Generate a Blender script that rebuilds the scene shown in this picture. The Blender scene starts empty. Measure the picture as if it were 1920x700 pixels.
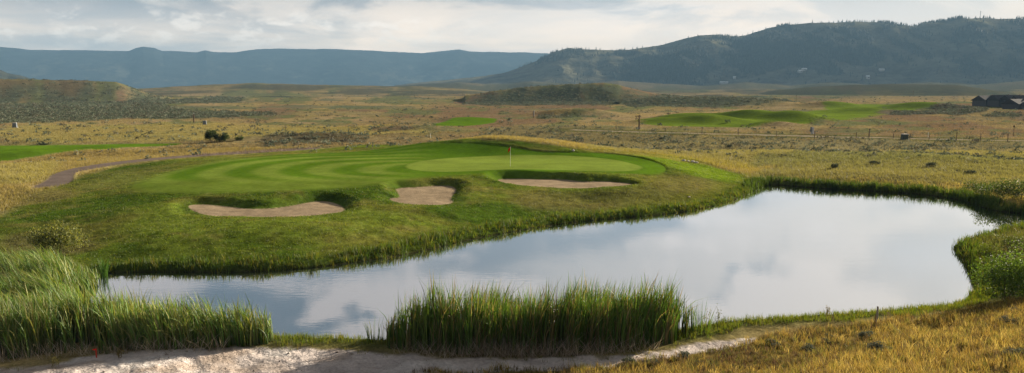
import bpy, math
import numpy as np
from mathutils import Vector
RNG = np.random.default_rng(7)
sc = bpy.context.scene
C = sc.collection

# ------------------------------------------------------------------ camera
CAMZ, PITCH, FOC = 10.5, math.radians(7.03), 1500.0
cam = bpy.data.cameras.new('camera'); cam_o = bpy.data.objects.new('camera', cam); C.objects.link(cam_o)
cam_o.location = (0, 0, CAMZ); cam_o.rotation_euler = (math.pi/2 - PITCH, 0, 0)
cam.sensor_width = 36.0; cam.lens = 36.0*FOC/1920.0; cam.clip_start = 0.5; cam.clip_end = 40000
sc.camera = cam_o
# ------------------------------------------------------------------ sun
SUN_AZ, SUN_EL = math.radians(50), math.radians(16)
sd_ = Vector((math.sin(SUN_AZ)*math.cos(SUN_EL), math.cos(SUN_AZ)*math.cos(SUN_EL), math.sin(SUN_EL)))
sun = bpy.data.lights.new('sun', 'SUN'); sun_o = bpy.data.objects.new('sun', sun); C.objects.link(sun_o)
sun.energy = 5.0; sun.angle = math.radians(0.6); sun.color = (1.0, 0.87, 0.68)
sun_o.rotation_euler = sd_.to_track_quat('Z', 'Y').to_euler(); sun_o.location = (50, 50, 80)
# ------------------------------------------------------------------ view
sc.view_settings.view_transform = 'Standard'; sc.view_settings.look = 'None'
sc.view_settings.gamma = 1; sc.view_settings.use_curve_mapping = False
sc.view_settings.exposure = 1.58
sc.render.engine = 'CYCLES'
sc.cycles.use_denoising = True
sc.cycles.max_bounces = 6; sc.cycles.diffuse_bounces = 2; sc.cycles.glossy_bounces = 3
sc.cycles.transmission_bounces = 3; sc.cycles.volume_bounces = 0; sc.cycles.transparent_max_bounces = 4
sc.cycles.caustics_reflective = False; sc.cycles.caustics_refractive = False
# ------------------------------------------------------------------ node helper
class NT:
    def __init__(s, tree): s.t = tree; s.t.nodes.clear()
    def n(s, typ, **kw):
        nd = s.t.nodes.new(typ)
        for k, v in kw.items():
            if k == 'ins':
                for i, val in v.items():
                    sock = nd.inputs[i]
                    if isinstance(val, bpy.types.NodeSocket): s.t.links.new(val, sock)
                    else: sock.default_value = val
            else: setattr(nd, k, v)
        return nd
    def math(s, op, a, b=0.0, clamp=False):
        return s.n('ShaderNodeMath', operation=op, use_clamp=clamp, ins={0: a, 1: b}).outputs[0]
    def mix(s, f, a, b, blend='MIX'):
        nd = s.n('ShaderNodeMix', data_type='RGBA', blend_type=blend)
        for i, val in ((0, f), (6, a), (7, b)):
            if isinstance(val, bpy.types.NodeSocket): s.t.links.new(val, nd.inputs[i])
            else: nd.inputs[i].default_value = val if i == 0 else tuple(val) + ((1,) if len(val) == 3 else ())
        return nd.outputs[2]
    def ss(s, v, a, b, o0=0.0, o1=1.0):
        return s.n('ShaderNodeMapRange', interpolation_type='SMOOTHSTEP', ins={0: v, 1: a, 2: b, 3: o0, 4: o1}).outputs[0]
    def noise(s, vec, scale, detail=4, rough=0.55, dist=0.0):
        return s.n('ShaderNodeTexNoise', ins={'Vector': vec, 'Scale': scale, 'Detail': detail, 'Roughness': rough, 'Distortion': dist}).outputs[0]
    def out(s, sh, kind='ShaderNodeOutputMaterial', slot=0):
        o = s.n(kind); s.t.links.new(sh, o.inputs[slot])
# ------------------------------------------------------------------ sky
w = bpy.data.worlds.new('World'); sc.world = w; w.use_nodes = True
T = NT(w.node_tree)
sky = T.n('ShaderNodeTexSky', sky_type='NISHITA', sun_disc=False, sun_elevation=SUN_EL, sun_rotation=SUN_AZ, altitude=2300)
sky.air_density = 1.0; sky.dust_density = 1.5
bg1 = T.n('ShaderNodeBackground', ins={0: sky.outputs[0], 1: 0.08})
tc = T.n('ShaderNodeTexCoord'); sx = T.n('ShaderNodeSeparateXYZ', ins={0: tc.outputs['Generated']})
X, Y, Z = sx.outputs
zz = T.math('MAXIMUM', Z, 0.0)
den = T.math('ADD', zz, 0.10)
pv = T.n('ShaderNodeCombineXYZ', ins={0: T.math('DIVIDE', X, den), 1: T.math('DIVIDE', Y, den), 2: 0.0}).outputs[0]
hv = T.n('ShaderNodeCombineXYZ', ins={0: X, 1: Y, 2: T.math('MULTIPLY', Z, 3.2)}).outputs[0]
right = T.ss(X, -0.34, 0.34)
elev = T.ss(Z, 0.02, 0.24)
high = T.mix(right, (0.068, 0.083, 0.101), (0.315, 0.29, 0.27))
low = T.ss(Z, 0.035, 0.15)
base = T.mix(elev, T.mix(low, (0.90, 0.71, 0.545), (0.37, 0.33, 0.295)), high)
# broad soft bands of cloud
n1 = T.noise(pv, 0.55, 6, 0.55, 0.4)
lowg = T.ss(Z, 0.15, 0.04, 1.0, 1.95)
def lowc(c): return T.n('ShaderNodeVectorMath', operation='SCALE', ins={0: c, 'Scale': lowg}).outputs[0]
base = T.mix(T.math('MULTIPLY', T.ss(n1, 0.42, 0.66), .8), base, lowc(T.mix(right, (0.185, 0.178, 0.173), (0.335, 0.305, 0.28))))
n2 = T.noise(hv, 3.0, 7, 0.6, 0.4)
dk = T.ss(n2, 0.45, 0.54)
base = T.mix(T.math('MULTIPLY', dk, T.ss(Z, .05, .13, .22, .9)), base, lowc(T.mix(right, (0.060, 0.075, 0.093), (0.17, 0.182, 0.195))))
# pink-lit puffs
n3 = T.noise(hv, 5.8, 9, 0.60, 0.25)
n4 = T.noise(hv, 1.7, 3, 0.5)
pf = T.math('MULTIPLY', T.ss(n3, 0.46, 0.54), T.ss(n4, 0.33, 0.50))
base = T.mix(T.math('MULTIPLY', pf, T.ss(Z, .09, .15, .08, .9)), base, lowc(T.mix(right, (0.25, 0.22, 0.208), (0.365, 0.33, 0.305))))
# small cumulus low on the left
hv2 = T.n('ShaderNodeCombineXYZ', ins={0: X, 1: Y, 2: T.math('MULTIPLY', Z, 2.2)}).outputs[0]
n5 = T.noise(hv2, 26.0, 8, 0.62, 0.2)
band = T.math('MULTIPLY', T.ss(Z, 0.038, 0.055), T.ss(Z, 0.10, 0.070))
leftm = T.ss(X, 0.05, -0.15)
cu = T.math('MULTIPLY', T.math('MULTIPLY', T.ss(n5, 0.50, 0.64), band), leftm)
base = T.mix(T.math('MULTIPLY', cu, 0.6), base, (0.68, 0.60, 0.52))
# sun side glow behind the cloud
dotn = T.n('ShaderNodeVectorMath', operation='DOT_PRODUCT', ins={0: tc.outputs['Generated'], 1: tuple(sd_)}).outputs['Value']
glow = T.ss(dotn, 0.80, 1.0)
base = T.mix(T.math('MULTIPLY', glow, 0.6), base, (0.50, 0.43, 0.35))
dim = T.math('MULTIPLY', T.ss(Z, 0.36, 0.60, 1.0, 0.36), T.ss(Y, 0.30, -0.35, 1.0, 0.62))
base = T.n('ShaderNodeVectorMath', operation='SCALE', ins={0: base, 'Scale': dim}).outputs[0]
bg2 = T.n('ShaderNodeBackground', ins={0: base, 1: 1.0})
ms = T.n('ShaderNodeMixShader', ins={0: T.ss(n1, 0.15, 0.45, 0.80, 0.97), 1: bg1.outputs[0], 2: bg2.outputs[0]})
T.out(ms.outputs[0], 'ShaderNodeOutputWorld')

# ------------------------------------------------------------------ numpy noise
def _h(ix, iy, seed):
    n = (ix.astype(np.int64)*374761393 + iy.astype(np.int64)*668265263 + seed*1442695041) & 0x7fffffff
    n = ((n ^ (n >> 13))*1274126177) & 0x7fffffff
    n = (n ^ (n >> 16)) & 0xffff
    return n/65535.0
def vnoise(x, y, seed=0):
    ix = np.floor(x); iy = np.floor(y); fx = x-ix; fy = y-iy
    fx = fx*fx*(3-2*fx); fy = fy*fy*(3-2*fy)
    a = _h(ix, iy, seed); b = _h(ix+1, iy, seed); c = _h(ix, iy+1, seed); d = _h(ix+1, iy+1, seed)
    return (a*(1-fx)+b*fx)*(1-fy)+(c*(1-fx)+d*fx)*fy
def fbm(x, y, scale, octv=4, seed=0, rough=0.5):
    x = np.asarray(x, float)/scale; y = np.asarray(y, float)/scale
    s = 0; a = 1; t = 0
    for o in range(octv):
        s = s + a*(vnoise(x*1.0+y*0.23, y-x*0.23, seed+o*17)-0.5); t += a; a *= rough; x = x*2.03+5.1; y = y*2.03+3.7
    return s/t*2   # about -1..1
def sst(v, a, b):
    t = np.clip((np.asarray(v, float)-a)/(b-a), 0, 1); return t*t*(3-2*t)
# ------------------------------------------------------------------ pixel of the photo -> direction
def pxdir(px, py):
    dx = (np.asarray(px, float)-960)/FOC; dy = (350-np.asarray(py, float))/FOC
    cx = dx; cy = math.cos(PITCH)+dy*math.sin(PITCH); cz = -math.sin(PITCH)+dy*math.cos(PITCH)
    hyp = np.hypot(cx, cy)
    return np.arctan2(cx, cy), cz/hyp        # azimuth, slope
def at_z(px, py, z):
    a, s = pxdir(px, py); d = (z-CAMZ)/s
    return d*np.sin(a), d*np.cos(a)
def smooth_poly(P, it=2, closed=True):
    P = np.asarray(P, float)
    for _ in range(it):
        if closed:
            Q = np.roll(P, -1, 0); P = np.stack([P*.75+Q*.25, P*.25+Q*.75], 1).reshape(-1, 2)
        else:
            Q = P[1:]; R = P[:-1]; P = np.vstack([P[:1], np.stack([R*.75+Q*.25, R*.25+Q*.75], 1).reshape(-1, 2), P[-1:]])
    return P
def sdist(x, y, P, margin=1e9, closed=True):
    """signed distance to polygon, negative inside"""
    x = np.asarray(x, float); y = np.asarray(y, float); sh = x.shape; x = x.ravel(); y = y.ravel()
    out = np.full(x.shape, margin)
    lo = P.min(0)-margin; hi = P.max(0)+margin
    idx = np.nonzero((x > lo[0]) & (x < hi[0]) & (y > lo[1]) & (y < hi[1]))[0]
    A = P; B = np.roll(P, -1, 0)
    if not closed: A = P[:-1]; B = P[1:]
    qx = x[idx]; qy = y[idx]; best = np.full(qx.shape, 1e18); ins = np.zeros(qx.shape, bool)
    for a, b in zip(A, B):
        ex, ey = b-a; L = ex*ex+ey*ey+1e-12
        t = np.clip(((qx-a[0])*ex+(qy-a[1])*ey)/L, 0, 1)
        dd = (qx-a[0]-t*ex)**2+(qy-a[1]-t*ey)**2
        best = np.minimum(best, dd)
        if closed:
            c = (a[1] > qy) != (b[1] > qy)
            with np.errstate(divide='ignore', invalid='ignore'):
                xi = (b[0]-a[0])*(qy-a[1])/(b[1]-a[1]+1e-15)+a[0]
            ins ^= c & (qx < xi)
    r = np.sqrt(best); r[ins] *= -1
    out[idx] = np.minimum(r, margin)
    return out.reshape(sh)

# ------------------------------------------------------------------ pond outline
POND_PX = [(150,520),(200,512),(300,510),(430,512),(520,508),(600,502),(680,490),(740,482),(800,470),(870,452),(950,437),(1050,420),
 (1150,410),(1250,403),(1330,390),(1390,372),(1425,350),(1450,346),(1500,351),(1560,355),(1680,361),(1760,368),(1820,380),(1850,394),(1920,402),
 (2080,410),(2200,418),(2080,426),(1920,428),(1850,440),(1800,454),(1783,465),(1797,480),(1812,500),(1822,520),(1828,545),(1815,565),(1780,577),(1700,586),
 (1600,593),(1500,600),(1400,606),(1330,612),(1250,632),(1160,645),(1000,648),(850,648),(720,644),(640,641),(530,639),(480,628),(420,612),(330,600),(230,585),(170,572),(130,560),(135,540)]
_x, _y = at_z(*np.array(POND_PX, float).T, 0.0)
POND = smooth_poly(np.stack([_x, _y], 1), 2)

# ------------------------------------------------------------------ near terrain control heights (thin plate spline)
CP = [(300,350,1.7),(245,356,1.5),(450,330,1.8),(600,330,1.8),(450,297,1.9),(600,290,2.0),(700,320,1.8),(740,283,2.2),(850,305,1.9),(1000,306,1.85),
 (1150,310,1.75),(1230,316,1.7),(700,350,1.7),(800,268,3.0),(880,261,3.5),(960,263,3.4),(1040,273,2.7),(1110,283,2.0),(900,288,2.0),(1000,289,1.9),
 (60,352,.8),(130,335,.9),(140,310,1.0),(250,298,1.15),(400,288,1.3),(600,277,1.5),(0,330,.8),(0,290,.75),(200,275,.75),
 (100,380,.9),(50,420,.7),(200,400,1.1),(250,440,.9),(400,450,.8),(150,455,.45),(0,450,.4),(400,413,1.1),(500,413,1.1),(630,403,1.15),
 (500,460,.65),(500,490,.3),(650,440,.75),(650,475,.3),(420,363,1.65),(520,363,1.68),(620,368,1.62),(330,375,1.5),(690,380,1.35),
 (730,388,1.15),(800,388,1.15),(870,380,1.25),(800,338,1.78),(900,345,1.5),(760,420,.7),(850,420,.5),(900,400,.75),(1000,385,.75),(1000,358,1.05),(1100,358,1.05),(1190,356,1.1),
 (950,333,1.75),(1050,324,1.75),(1150,328,1.65),(1150,380,.6),(1250,350,.9),(1300,340,.85),(1350,330,.75),(1250,385,.3),(1350,365,.3),
 (1280,300,1.3),(1200,285,1.2),(1400,320,.6),(1500,300,.7),(1700,300,.7),(1900,300,.7),(1450,332,.5),(1600,338,.6),(1800,345,.7),(1900,370,.7),
 (530,648,.2),(0,690,.6),(300,668,.5),(560,665,.45),(850,682,.4),(1060,678,.4),(1250,662,.45),(1400,642,.5),(1400,690,1.2),(1600,640,1.0),(1600,690,1.8),
 (1750,602,.7),(1850,600,1.2),(1900,580,1.1),(1900,650,2.3),(1900,690,2.8),(1200,697,.7),(900,699,.5),(1643,606,.5),(1850,540,.6),(1900,500,.9),(1900,455,.6),(1840,465,.3),
 (60,600,.1),(300,640,.15),(500,645,.15),(1000,655,.15),(1450,612,.15),(0,500,.15)]
WP = [(880,128,.9),(300,140,.7),(600,145,.8),(1200,130,.7),(1500,130,.7),(1900,130,.7),(0,130,.7),(-300,130,.7),(2250,130,.7),(300,185,.7),(900,185,.7),(1600,185,.7),
 (2250,30,3.),(2250,50,1.6),(2250,75,1.0),(960,22,1.0),(300,22,1.2),(1700,18,3.2),(2250,20,3.6),(-300,30,.8),(-300,60,.7),(-300,95,.8),(-300,20,1.2),(960,17,1.6),(640,118,1.2),(1400,105,.7)]
pts = []
for (a, b, z) in CP:
    x, y = at_z(a, b, z); pts.append((x, y, z))
for (a, d, z) in WP:
    t = math.atan((a-960)/FOC); pts.append((d*math.sin(t), d*math.cos(t), z))
for i in range(0, len(POND), 7): pts.append((POND[i][0], POND[i][1], 0.12))
pts = np.array(pts, float); SC = 50.0
def _U(r2): return 0.5*r2*np.log(r2+1e-9)
n = len(pts); P2 = pts[:, :2]/SC
K = _U(((P2[:, None]-P2[None])**2).sum(2)) + np.eye(n)*2e-3
A_ = np.zeros((n+3, n+3)); A_[:n, :n] = K; A_[:n, n] = 1; A_[:n, n+1:] = P2; A_[n, :n] = 1; A_[n+1:, :n] = P2.T
sol = np.linalg.solve(A_, np.concatenate([pts[:, 2], [0, 0, 0]]))
def tps(x, y):
    x = np.ravel(x)/SC; y = np.ravel(y)/SC; r = np.empty(x.shape)
    for s in range(0, len(x), 60000):
        q = np.stack([x[s:s+60000], y[s:s+60000]], 1)
        r[s:s+60000] = _U(((q[:, None]-P2[None])**2).sum(2))@sol[:n] + sol[n] + q@sol[n+1:]
    return r
# ------------------------------------------------------------------ polar ground grid
def rng_geo(a, b, r): return a*(r**np.arange(0, math.ceil(math.log(b/a)/math.log(r))))
D = np.concatenate([rng_geo(6, 22, 1.03), np.arange(22, 130, .25), rng_geo(130, 2900, 1.0075), np.arange(2900, 4300, 16), rng_geo(4300, 7000, 1.02), np.arange(7000, 9300, 55), rng_geo(9300, 9650, 1.02)])
AZ = np.concatenate([np.radians(np.arange(-75, -35, 1.0)), np.arange(math.radians(-35), math.radians(35), .00135), np.radians(np.arange(35, 76, 1.0))])
AZ = np.unique(np.round(AZ, 6))
DD, AA = np.meshgrid(D, AZ, indexing='ij'); GX = DD*np.sin(AA); GY = DD*np.cos(AA)
nr, nc = DD.shape
def prof(pts_, az):     # skyline given as photo pixels -> slope over azimuth
    p = np.array(pts_, float); a, s = pxdir(p[:, 0], p[:, 1])
    n_ = fbm(az*FOC, az*0, 26, 4, 201)*1.3/FOC
    return np.interp(az, a, s)+n_*.9
RIDGES = [  # skyline, ridge distance, front depth, back depth
 ([(-900,150),(-100,142),(0,146),(60,147),(150,149),(215,151),(232,156),(255,166),(290,176),(340,190),(360,230)], 740, 120, 500),
 ([(-900,160),(240,166),(330,162),(400,157),(480,155),(560,157),(640,159),(780,161),(850,165),(930,172),(1000,185),(1010,240)], 1500, 500, 700),
 ([(860,240),(870,178),(930,168),(1000,160),(1060,156),(1130,153),(1160,157),(1200,167),(1240,176),(1300,182),(1420,186),(1500,192),(1520,240)], 620, 85, 260),
 ([(1150,240),(1160,186),(1250,181),(1350,180),(1440,184),(1500,190),(1530,200),(1540,240)], 480, 60, 150),
 ([(700,240),(720,163),(800,157),(860,154),(930,158),(1000,152),(1080,158),(1160,151),(1240,157),(1320,161),(1400,154),(1480,160),(1560,154),(1640,159),(1740,153),(1830,158),(1920,152),(2800,150)], 2650, 900, 500),
 ([(1340,200),(1400,178),(1460,168),(1520,162),(1600,158),(1700,156),(1760,157),(1810,160),(1860,168),(1920,177),(2000,190),(2010,240)], 1500, 350, 500),
 ([(-900,110),(-200,122),(0,130),(15,137),(40,142),(70,150),(100,240)], 3000, 700, 1000),
]
def ridge(z, az, d, pts_, Dr, fr, bk, namp=0.12, seed=1, x=None, y=None, dom=None, k=0):
    mk = (d > Dr-fr) & (d < Dr+bk)
    z = z.copy(); zo = z[mk]; z[mk] = ridge_(zo, az[mk], d[mk], pts_, Dr, fr, bk, namp, seed, x[mk], y[mk])
    if dom is not None: q = dom[mk]; q[z[mk] > zo+.3] = k; dom[mk] = q
    return z
def ridge_(z, az, d, pts_, Dr, fr, bk, namp, seed, x, y):
    top = CAMZ + prof(pts_, az)*Dr
    t = np.clip((d-(Dr-fr))/fr, 0, 1); f = t*t*(3-2*t)
    b = 1-sst(d, Dr, Dr+bk)
    f = np.where(d > Dr, b, f)
    hgt = np.maximum(top-1.0, 0)
    nz = fbm(x, y, fr*0.6, 4, seed)*hgt*namp*4*t*(1-t)*(d <= Dr)
    return np.maximum(z, hgt*f+nz*1.0+0.0)
RIGHT_MT = [(700,240),(740,160),(790,155),(880,146),(940,138),(985,124),(1020,108),(1045,96),(1065,90),(1110,93),(1150,95),(1180,93),(1240,85),(1280,74),(1310,67),(1345,65),(1380,69),(1400,66),
 (1440,53),(1480,46),(1520,43),(1600,42),(1660,43),(1700,48),(1715,49),(1740,43),(1790,37),(1830,34),(1870,35),(1920,36),(2100,40),(2500,80),(2900,120)]
FAR_MT = [(-900,110),(-300,98),(0,88),(60,94),(100,94),(180,95),(240,96),(255,90),(268,87),(290,90),(305,96),(370,98),(385,94),(400,97),(440,98),(480,93),(500,91),(620,92),(720,96),
 (790,100),(840,95),(860,93),(880,97),(960,98),(1030,100),(1100,102),(1300,110),(1600,130),(2800,140)]
def base_height(x, y, d, az):
    und = fbm(x, y, 70, 4, 3)*np.clip((d-120)/200, 0, 1)*(0.45+np.clip(d-200, 0, 1500)*0.0028) + fbm(x, y, 420, 3, 9)*np.clip((d-300)/900, 0, 1)*6.0*sst(d, 300, 1400)
    z = 0.7+und+np.clip(d-900, 0, 2000)*0.0012
    z = np.maximum(z, 0.15)
    global DOM
    DOM = np.full(z.shape, -1)
    for i, (p, Dr, fr, bk) in enumerate(RIDGES): z = ridge(z, az, d, p, Dr, fr, bk, 0.10, 20+i, x, y, DOM, i)
    # right mountain with spurs and gullies, far range
    m = d > 2500
    if m.any():
        zz = z[m]; xx = x[m]; yy = y[m]; dd = d[m]; aa = az[m]
        top = CAMZ + prof(RIGHT_MT, aa)*4000
        t = np.clip((dd-2950)/(4000-2950), 0, 1)
        f = np.where(dd > 4000, 1-sst(dd, 4000, 6200)*.9, 0.30*t+0.70*t*t*(3-2*t))
        g = (np.abs(fbm(xx, yy*0.35, 380, 4, 31))*-0.42+0.09+fbm(xx, yy, 120, 3, 37)*.06)*4*t*(1-t)*(dd <= 4000)
        zr = np.maximum(top, 0)*(f+g*(0.5+.5*t))
        zz = np.maximum(zz, zr)
        top = CAMZ + prof(FAR_MT, aa)*9000
        t = np.clip((dd-7000)/2000, 0, 1)
        f = np.where(dd > 9000, 1-sst(dd, 9000, 13000)*.6, 0.25*t+.75*t*t*(3-2*t))
        g = (np.abs(fbm(xx, yy*0.5, 1400, 5, 41))*-0.35+0.08+fbm(xx, yy, 300, 3, 43)*.06)*4*t*(1-t)*(dd <= 9000)
        zz = np.maximum(zz, top*(f+g*.6))
        z[m] = zz
    return z
nearm = DD < 185
Zb = base_height(GX.ravel(), GY.ravel(), DD.ravel(), AA.ravel()).reshape(DD.shape); DOM = DOM.reshape(DD.shape)
zt = np.zeros(DD.shape); zt[nearm] = tps(GX[nearm], GY[nearm])
wgt = sst(DD, 132, 178)
Zg = np.where(nearm, np.maximum(zt, 0.1)*(1-wgt)+Zb*wgt, Zb)
PSD = sdist(GX, GY, POND, 12.0)
s_ = sst(PSD, 0.0, 3.0)
bank = 0.28*np.clip(PSD/0.45, 0, 1)+0.10*np.clip(PSD, 0, 2)
Zg = np.where(PSD < 12, np.maximum(Zg, 0.1)*s_+bank*(1-s_), Zg)
Zg = np.where(PSD < 0, np.maximum(PSD*0.6, -1.2)-0.02, Zg)
# ------------------------------------------------------------------ ray hits on the ground
def hit(px, py, Zarr=None, dmax=12000):
    Zarr = Zg if Zarr is None else Zarr
    px = np.atleast_1d(np.asarray(px, float)); py = np.atleast_1d(np.asarray(py, float)); px, py = np.broadcast_arrays(px, py)
    az, sl = pxdir(px, py); out = []
    for a, s in zip(az, sl):
        j = np.searchsorted(AZ, a)-1; j = min(max(j, 0), nc-2); f = (a-AZ[j])/(AZ[j+1]-AZ[j])
        prf = Zarr[:, j]*(1-f)+Zarr[:, j+1]*f
        e = CAMZ+s*D-prf
        k = np.nonzero((e[:-1] > 0) & (e[1:] <= 0))[0]
        if len(k) == 0: d = D[np.argmin(np.abs(e[200:]/D[200:]))+200]
        else: k = k[0]; d = D[k]+(D[k+1]-D[k])*e[k]/(e[k]-e[k+1])
        d = min(d, dmax)
        out.append((d*math.sin(a), d*math.cos(a)))
    return np.array(out)
def hz(x, y, Zarr=None):
    Zarr = Zg if Zarr is None else Zarr
    x = np.asarray(x, float); y = np.asarray(y, float)
    d = np.clip(np.hypot(x, y), D[0], D[-2]); a = np.clip(np.arctan2(x, y), AZ[0], AZ[-2])
    i = np.clip(np.searchsorted(D, d)-1, 0, nr-2); j = np.clip(np.searchsorted(AZ, a)-1, 0, nc-2)
    fi = (d-D[i])/(D[i+1]-D[i]); fj = (a-AZ[j])/(AZ[j+1]-AZ[j])
    return (Zarr[i, j]*(1-fj)+Zarr[i, j+1]*fj)*(1-fi)+(Zarr[i+1, j]*(1-fj)+Zarr[i+1, j+1]*fj)*fi
def wpoly(px_pts, it=2, closed=True):
    p = np.array(px_pts, float); return smooth_poly(hit(p[:, 0], p[:, 1]), it, closed)
def floor_poly(px_pts, z, it=2):
    p = np.array(px_pts, float); x, y = at_z(p[:, 0], p[:, 1], z); return smooth_poly(np.stack([x, y], 1), it)
FAIRWAY = wpoly([(238,356),(262,343),(330,318),(420,301),(520,292),(640,284),(740,276),(830,270),(900,269),(960,276),(1050,288),(1150,288),(1205,297),(1240,308),(1252,320),(1235,328),(1180,327),(1100,322),(1000,322),(900,326),(800,332),(720,346),(600,357),(450,361),(300,364)])
GREEN = wpoly([(752,313),(790,301),(870,294),(960,290),(1060,291),(1150,298),(1195,309),(1208,319),(1150,323),(1050,319),(960,317),(860,323),(790,322)])
BUNK = [(floor_poly([(354,388),(372,384),(420,388),(480,394),(540,388),(580,380),(605,377),(628,381),(647,392),(640,399),(600,404),(520,409),(440,408),(380,403),(358,396)], 1.05), 1.05),
        (floor_poly([(728,372),(752,372),(748,362),(742,353),(790,351),(822,348),(850,350),(856,358),(842,372),(850,381),(820,385),(780,384),(745,380)], 1.20, 1), 1.20),
        (floor_poly([(930,338),(955,335),(1010,337),(1060,337),(1095,342),(1130,340),(1190,345),(1185,351),(1120,356),(1060,355),(985,352),(945,347)], 1.12), 1.12)]
PATH = wpoly([(58,351),(85,340),(100,325),(150,312),(250,299),(400,287),(600,276),(600,279),(400,291),(255,303),(150,320),(138,325),(136,340),(112,350),(66,357)], 1)
SD_F = sdist(GX, GY, FAIRWAY, 6.0); SD_G = sdist(GX, GY, GREEN, 6.0)
Zg = Zg + np.where((DD < 125) & (SD_F < 6), 0.13*sst(GX, -10, -2)*sst(GY, 84, 90)*sst(SD_F, -0.05, 0.35)*(1-sst(SD_F, 1.5, 6)), 0)
SD_B = []
for P_, zf in BUNK:
    s = sdist(GX, GY, P_, 5.0); SD_B.append(s)
    fl = zf-0.02+fbm(GX, GY, 2.0, 3, 57)*.05*(s < 0)
    k = sst(s, -0.1, 1.7)
    Zg = np.where(s < 1.7, fl*(1-k)+np.maximum(Zg, fl+.02)*k, Zg); kk_ = (s >= 1.7) & (s < 4.5); Zg = np.where(kk_ & (Zg < fl+.02), Zg+(fl+.02-Zg)*(1-sst(s, 1.7, 4.5)), Zg)
SD_P = sdist(GX, GY, PATH, 6.0)
Zg = Zg - 0.05*(1-sst(SD_P, -0.1, 0.25))
TRACK = wpoly([(-500,720),(-200,690),(0,681),(100,673),(200,661),(300,658),(400,653),(470,650),(560,651),(640,657),(720,660),(800,664),(900,668),(1060,668),(1160,664),(1250,650),(1330,638),(1415,631),(1408,638),(1350,651),(1260,667),(1160,681),(1060,686),(980,687),(850,692),(740,699),(640,712),(500,760),(200,900),(-500,900)], 1)
SD_T = sdist(GX, GY, TRACK, 6.0)
# ruts and lumps in the track, rough relief elsewhere
rough = fbm(GX, GY, 1.6, 3, 51)*.05+fbm(GX, GY, 7, 3, 52)*.10
notfine = sst(SD_F, 0, .8)*sst(np.minimum.reduce(SD_B), 0, .8)*sst(SD_P, 0, .5)*sst(PSD, 0.2, 2)
Zg = Zg + np.where(DD < 190, (rough+fbm(GX, GY, 15, 3, 55)*.48*sst(PSD, 1, 6)*sst(SD_F, .3, 6))*notfine, 0)*(1-sst(DD, 150, 190))
tr = (1-sst(SD_T, -.5, .3))
Zg = Zg + tr*(fbm(GX+0.6*GY, GY, .9, 4, 53, .6)*.10-np.abs(fbm(GX, GY, 1.7, 3, 54))*.16)
# road on the right across the plain
ROADC = hit([1080,1200,1300,1400,1500,1600,1700,1800,1920,2100], [244,248,250.5,252.5,255,257.5,260,262,264.5,269])
SD_R = sdist(GX, GY, smooth_poly(ROADC, 1, False), 12.0, False)
Zg = Zg - 0.0*SD_R
# far fairways and their low mounds
FF = [wpoly([(-250,306),(-250,276),(0,274),(120,272),(250,270),(345,269),(330,276),(240,281),(150,289),(60,298),(0,306)]),
      wpoly([(1205,233),(1225,224),(1300,220),(1350,216),(1440,213),(1540,208),(1560,202),(1545,196),(1640,196),(1740,198),(1850,201),(1860,204),(1760,206),(1660,210),(1640,215),(1600,222),(1560,228),(1500,235),(1400,238),(1300,238)]),
      wpoly([(800,236),(830,229),(870,222),(930,223),(935,230),(890,236),(840,238)])]
SD_FF = [sdist(GX, GY, p, 30.0) for p in FF]
def bump(px, py, h, sx_, sy_):
    global Zg
    c = hit(px, py)[0]; ca, sa = math.cos(math.atan2(c[0], c[1])), math.sin(math.atan2(c[0], c[1]))
    u = (GX-c[0])*ca-(GY-c[1])*sa; v = (GX-c[0])*sa+(GY-c[1])*ca
    h = h*(1.7 if px > 1200 and py < 240 else 1)
    Zg = Zg + h*np.exp(-(u/sx_)**2-(v/sy_)**2)
for b in [(1290,223,1.0,11,8),(1350,232,1.0,10,6),(1420,226,1.0,10,7),(1500,229,1.2,10,7),(1450,237,.8,8,5),(1240,231,.9,10,7),(1390,218,1.0,12,9),(1325,226,.8,7,6),(1470,222,.9,11,8),(1700,206,1.5,16,12),(1560,200,1.6,16,12),(1620,212,1.4,14,12),(1760,203,1.4,15,12),
          (560,262,1.1,15,6),(430,278,.7,14,4),(1060,216,1.8,14,8),(1110,213,1.4,12,8),(60,290,.5,14,4),(880,226,1.0,10,6),(750,242,1.0,14,8),(1040,300,.0,1,1),(1720,300,.6,16,6),(180,280,.5,16,4),(560,430,.25,5,3),(760,405,.3,4,2.5),(250,400,.3,5,3)]: bump(*b)

# ------------------------------------------------------------------ colours of the ground
def lerp(c, col, m): return c*(1-m[..., None])+np.array(col)*m[..., None]
UU = AA*FOC; VV = 1.5*10500/DD             # plan coordinates: bearing and inverse distance
def uv_poly(px_pts, it=2):
    h_ = wpoly(px_pts, it); d = np.hypot(h_[:, 0], h_[:, 1]); return np.stack([np.arctan2(h_[:, 0], h_[:, 1])*FOC, 15750/d], 1)
warp = fbm(GX, GY, 9, 4, 61); warpL = fbm(UU*1.0, VV*5.0, 34, 4, 63)
n_s = fbm(GX, GY, 2.2, 4, 64); n_m = fbm(GX, GY, 14, 4, 65); n_l = fbm(GX, GY, 90, 4, 66); n_x = fbm(GX, GY*0.4, 260, 4, 67)
tan = np.array((.235, .185, .085)); gold = (.30, .235, .085); olive = (.150, .155, .050); sage = (.095, .112, .072); brown = (.150, .110, .068); lush = (.055, .098, .013)
COL = np.broadcast_to(tan, DD.shape+(3,)).copy()
COL = lerp(COL, olive, sst(n_m+n_l*.8, -.15, .7)*.75)
COL = lerp(COL, brown, sst(n_x+n_m*.3, .05, .5)*.55)
st1 = fbm(UU, VV*7, 120, 5, 161, .6); st2 = fbm(UU, VV*9, 60, 4, 162, .6); fz = sst(DD, 110, 240)
COL = lerp(COL, (.145, .098, .066), sst(st1, -.05, .25)*.8*fz)
COL = lerp(COL, (.27, .205, .12), sst(-st1, .1, .45)*.6*fz)
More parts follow.
